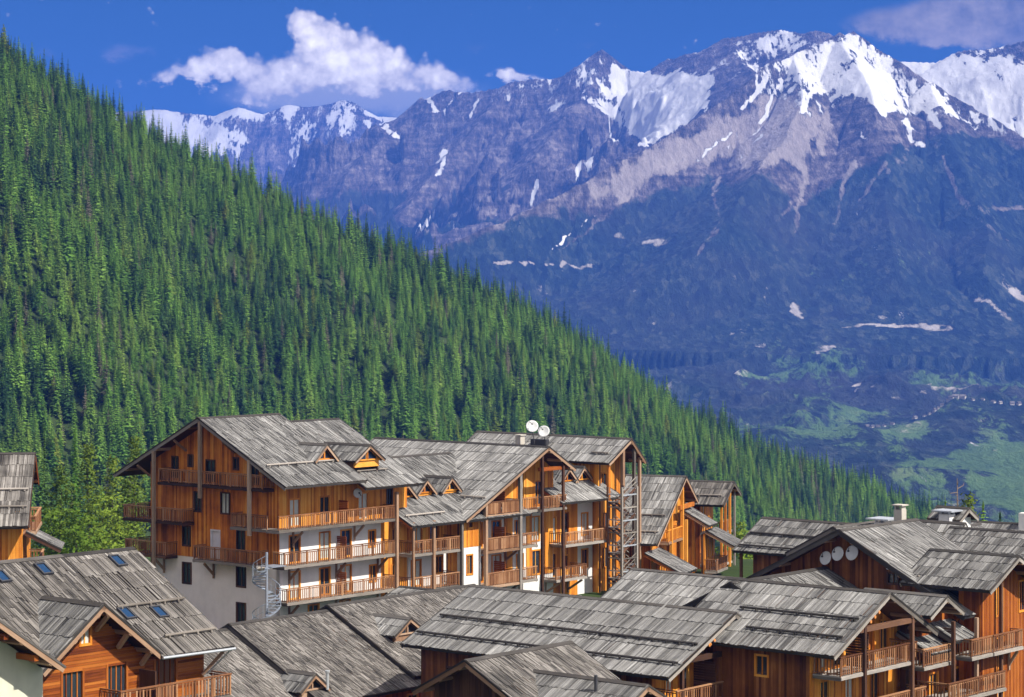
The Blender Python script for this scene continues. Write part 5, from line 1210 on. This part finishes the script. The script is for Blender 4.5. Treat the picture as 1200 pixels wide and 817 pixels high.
Q2.roof('y', (q2.x-6.2, q2.y-2.9, q2.z-.1), 3.5, (1.5,.85), (1.5,.85), course=.8, barge='dark', purlins=False); Q2.wall('y', q2.y-2.4, q2.x-7.4, q2.x-5.0, -28, gtop(q2.z-.1, q2.x-6.2, .57), 'dark', 'v')
m = MB(); m.box((q2.x-2.8,q2.y-1,q2.z-1), (q2.x-2.0,q2.y-.2,q2.z+.9)); Q2.part(m, 'chimney', 'white')

# ------------------------------------------------------------------ trees standing by the houses
NEAR = {}
def near_tree(px, pyb, Y, h, kind, label, r=None, seed=0):
    X = (px-600)/FPX*Y; zg = gz(X, Y)
    e = empty({'larch': 'larch_tree', 'needles': 'conifer_tree', 'needles_dark': 'spruce_tree', 'leaves': 'leafy_tree'}[kind], (X, Y, zg-.2), random.random()*6.28)
    tag(e, label, 'tree', 'trees by the houses')
    zt = EYE-(pyb-345)/FPX*Y; hh = zt-zg          # reaches up to that height
    if kind in ('larch', 'leaves'): cm = leafy_crown(seed+900, hh, r*1.45, kind, kind == 'larch')
    else: cm = crown_mesh(seed+900, hh, r*1.3, int(hh*3.2), 16, .25, .05, .8, .4, kind, .45)
    c = bpy.data.objects.new('crown', cm); col.objects.link(c); c.parent = e
    c = bpy.data.objects.new('trunk', trunk_mesh(hh*.92, .26, seed=seed)); col.objects.link(c); c.parent = e
T = [(72,548,275,15,'larch','wide yellow-green larch left of the large dark chalet',3.6), (104,520,300,16,'larch','tallest pale larch just left of the large dark chalet',3.4), (132,535,290,15,'larch','larch half hidden by the left eave of the large dark chalet',3.2),
     (158,512,312,15,'larch','larch rising behind the left eave of the large dark chalet',3.0), (52,505,320,17,'needles_dark','dark spruce between the left edge chalet and the larches',2.8), (88,500,335,17,'needles','green conifer behind the larches near the left edge',2.8),
     (120,575,262,10,'leaves','low leafy tree below the larches by the left balcony',3.2), (60,590,258,8,'leaves','low bushy tree beside the left edge chalet',3.0), (90,598,256,8,'leaves','round bush between the left edge chalet and large dark chalet',3.0), (150,560,275,12,'larch','bright larch behind the lower left balconies',3.0),
     (868,612,262,9,'leaves','yellow-green tree right of the farthest chalet',2.6), (882,628,268,8,'leaves','small leafy tree between the farthest chalet and twin rail roof',2.6), (1152,586,240,10,'needles','single green conifer above the roofs at the far right',1.6), (1172,598,245,8,'needles_dark','small dark spruce at the far right above the roofs',1.5), (1136,580,255,9,'larch','thin larch beside the bare snag',1.7), (1108,585,260,9,'needles','conifer left of the bare snag',1.9)]
for i, (px, py, Y, h, k, lab, r) in enumerate(T): near_tree(px, py, Y, h, k, lab, r, i)
def snag():
    Y = 215; X = (1122-600)/FPX*Y; zt = EYE-(558-345)/FPX*Y; z0 = gz(X, Y); e = empty('bare_snag', (X, Y, z0-.2)); tag(e, 'bare dead pine snag with crooked branches above the right roofs', 'tree')
    m = MB(); h = zt-z0; m.cyl((0,0,0), (.05,0,h*.6), .2, 7, .13); m.cyl((.05,0,h*.6), (-.03,0,h), .13, 7, .03); m.build('trunk', 'deadwood', e)
    for k in range(13):
        z = h*(.68+.3*k/13); a = random.random()*6.28; l = random.uniform(.8, 2.1)*(1.15-.6*k/13); m = MB(); p = Vector((0,0,z)); q = p+Vector((math.cos(a)*l*.6, math.sin(a)*l*.6, random.uniform(-.1,.3))); m.cyl(p, q, .04, 5, .025); m.cyl(q, q+Vector((math.cos(a+.5)*l*.4, math.sin(a+.5)*l*.4, .25)), .025, 5, .008); m.build('branch', 'deadwood', e)
snag()

# ------------------------------------------------------------------ hamlet in the big valley
def hamlet():
    rd = random.Random(5); proto = None
    for i, (px, py) in enumerate([(1008,555),(1016,558),(1022,553),(1029,558),(1036,556),(1090,558),(1100,557),(1112,560),(1120,556),(1128,561),(1140,560),(1152,557),(1164,560),(1172,562),(1084,575),(1096,578),(1104,580),(1115,577),(1072,572),(1186,556),(1194,560),(1046,548),(995,560)]):
        for Y in range(4300, 9000, 20):
            X = (px-600)/FPX*Y; z = terrain_z(X, Y)
            if 345-FPX*(z-EYE)/Y <= py: break
        e = empty('valley_house', (X, Y, z-1), rd.uniform(-1, 1)); tag(e, 'tiny pale house in the hamlet on the valley floor far away', 'house', 'far hamlet houses')
        if proto is None:
            m = MB(); m.box((-6,-4.5,-3), (6,4.5,6)); wm = m.mesh('wall', 'stone'); m = MB()
            for sd in (-1, 1): m.obox((-6.8,0,10), (13.6,0,0), (0,sd*5.6,-4.6), (0,0,.35))
            for x in (-5.9, 5.9): m.pts([(x,-4.4,6),(x,4.4,6),(x,0,9.7)], [(0,1,2)], [(0,0,0)]*3)
            rm = m.mesh('roof', 'shake_brown'); proto = (wm, rm)
        s = rd.uniform(.42, .72); e.scale = (s*rd.uniform(.9,1.5), s, s*rd.uniform(.85, 1.1))
        for n, me in (('wall', proto[0]), ('roof', proto[1])):
            c = bpy.data.objects.new(n, me); col.objects.link(c); c.parent = e
hamlet()

# ------------------------------------------------------------------ the air
def haze():
    m = MB(); m.box((-9000,-400,-760), (9000,18500,1330)); t = newmat('haze')
    v = t.n('ShaderNodeVolumePrincipled'); v.inputs['Color'].default_value = (0.075, 0.22, 0.90, 1); v.inputs['Density'].default_value = 0.000085; v.inputs['Anisotropy'].default_value = 0.0
    t.n('ShaderNodeOutputMaterial', inp={1: v.outputs[0]})
    o = m.build('haze', 'haze'); tag(o, kind='stuff')
haze()
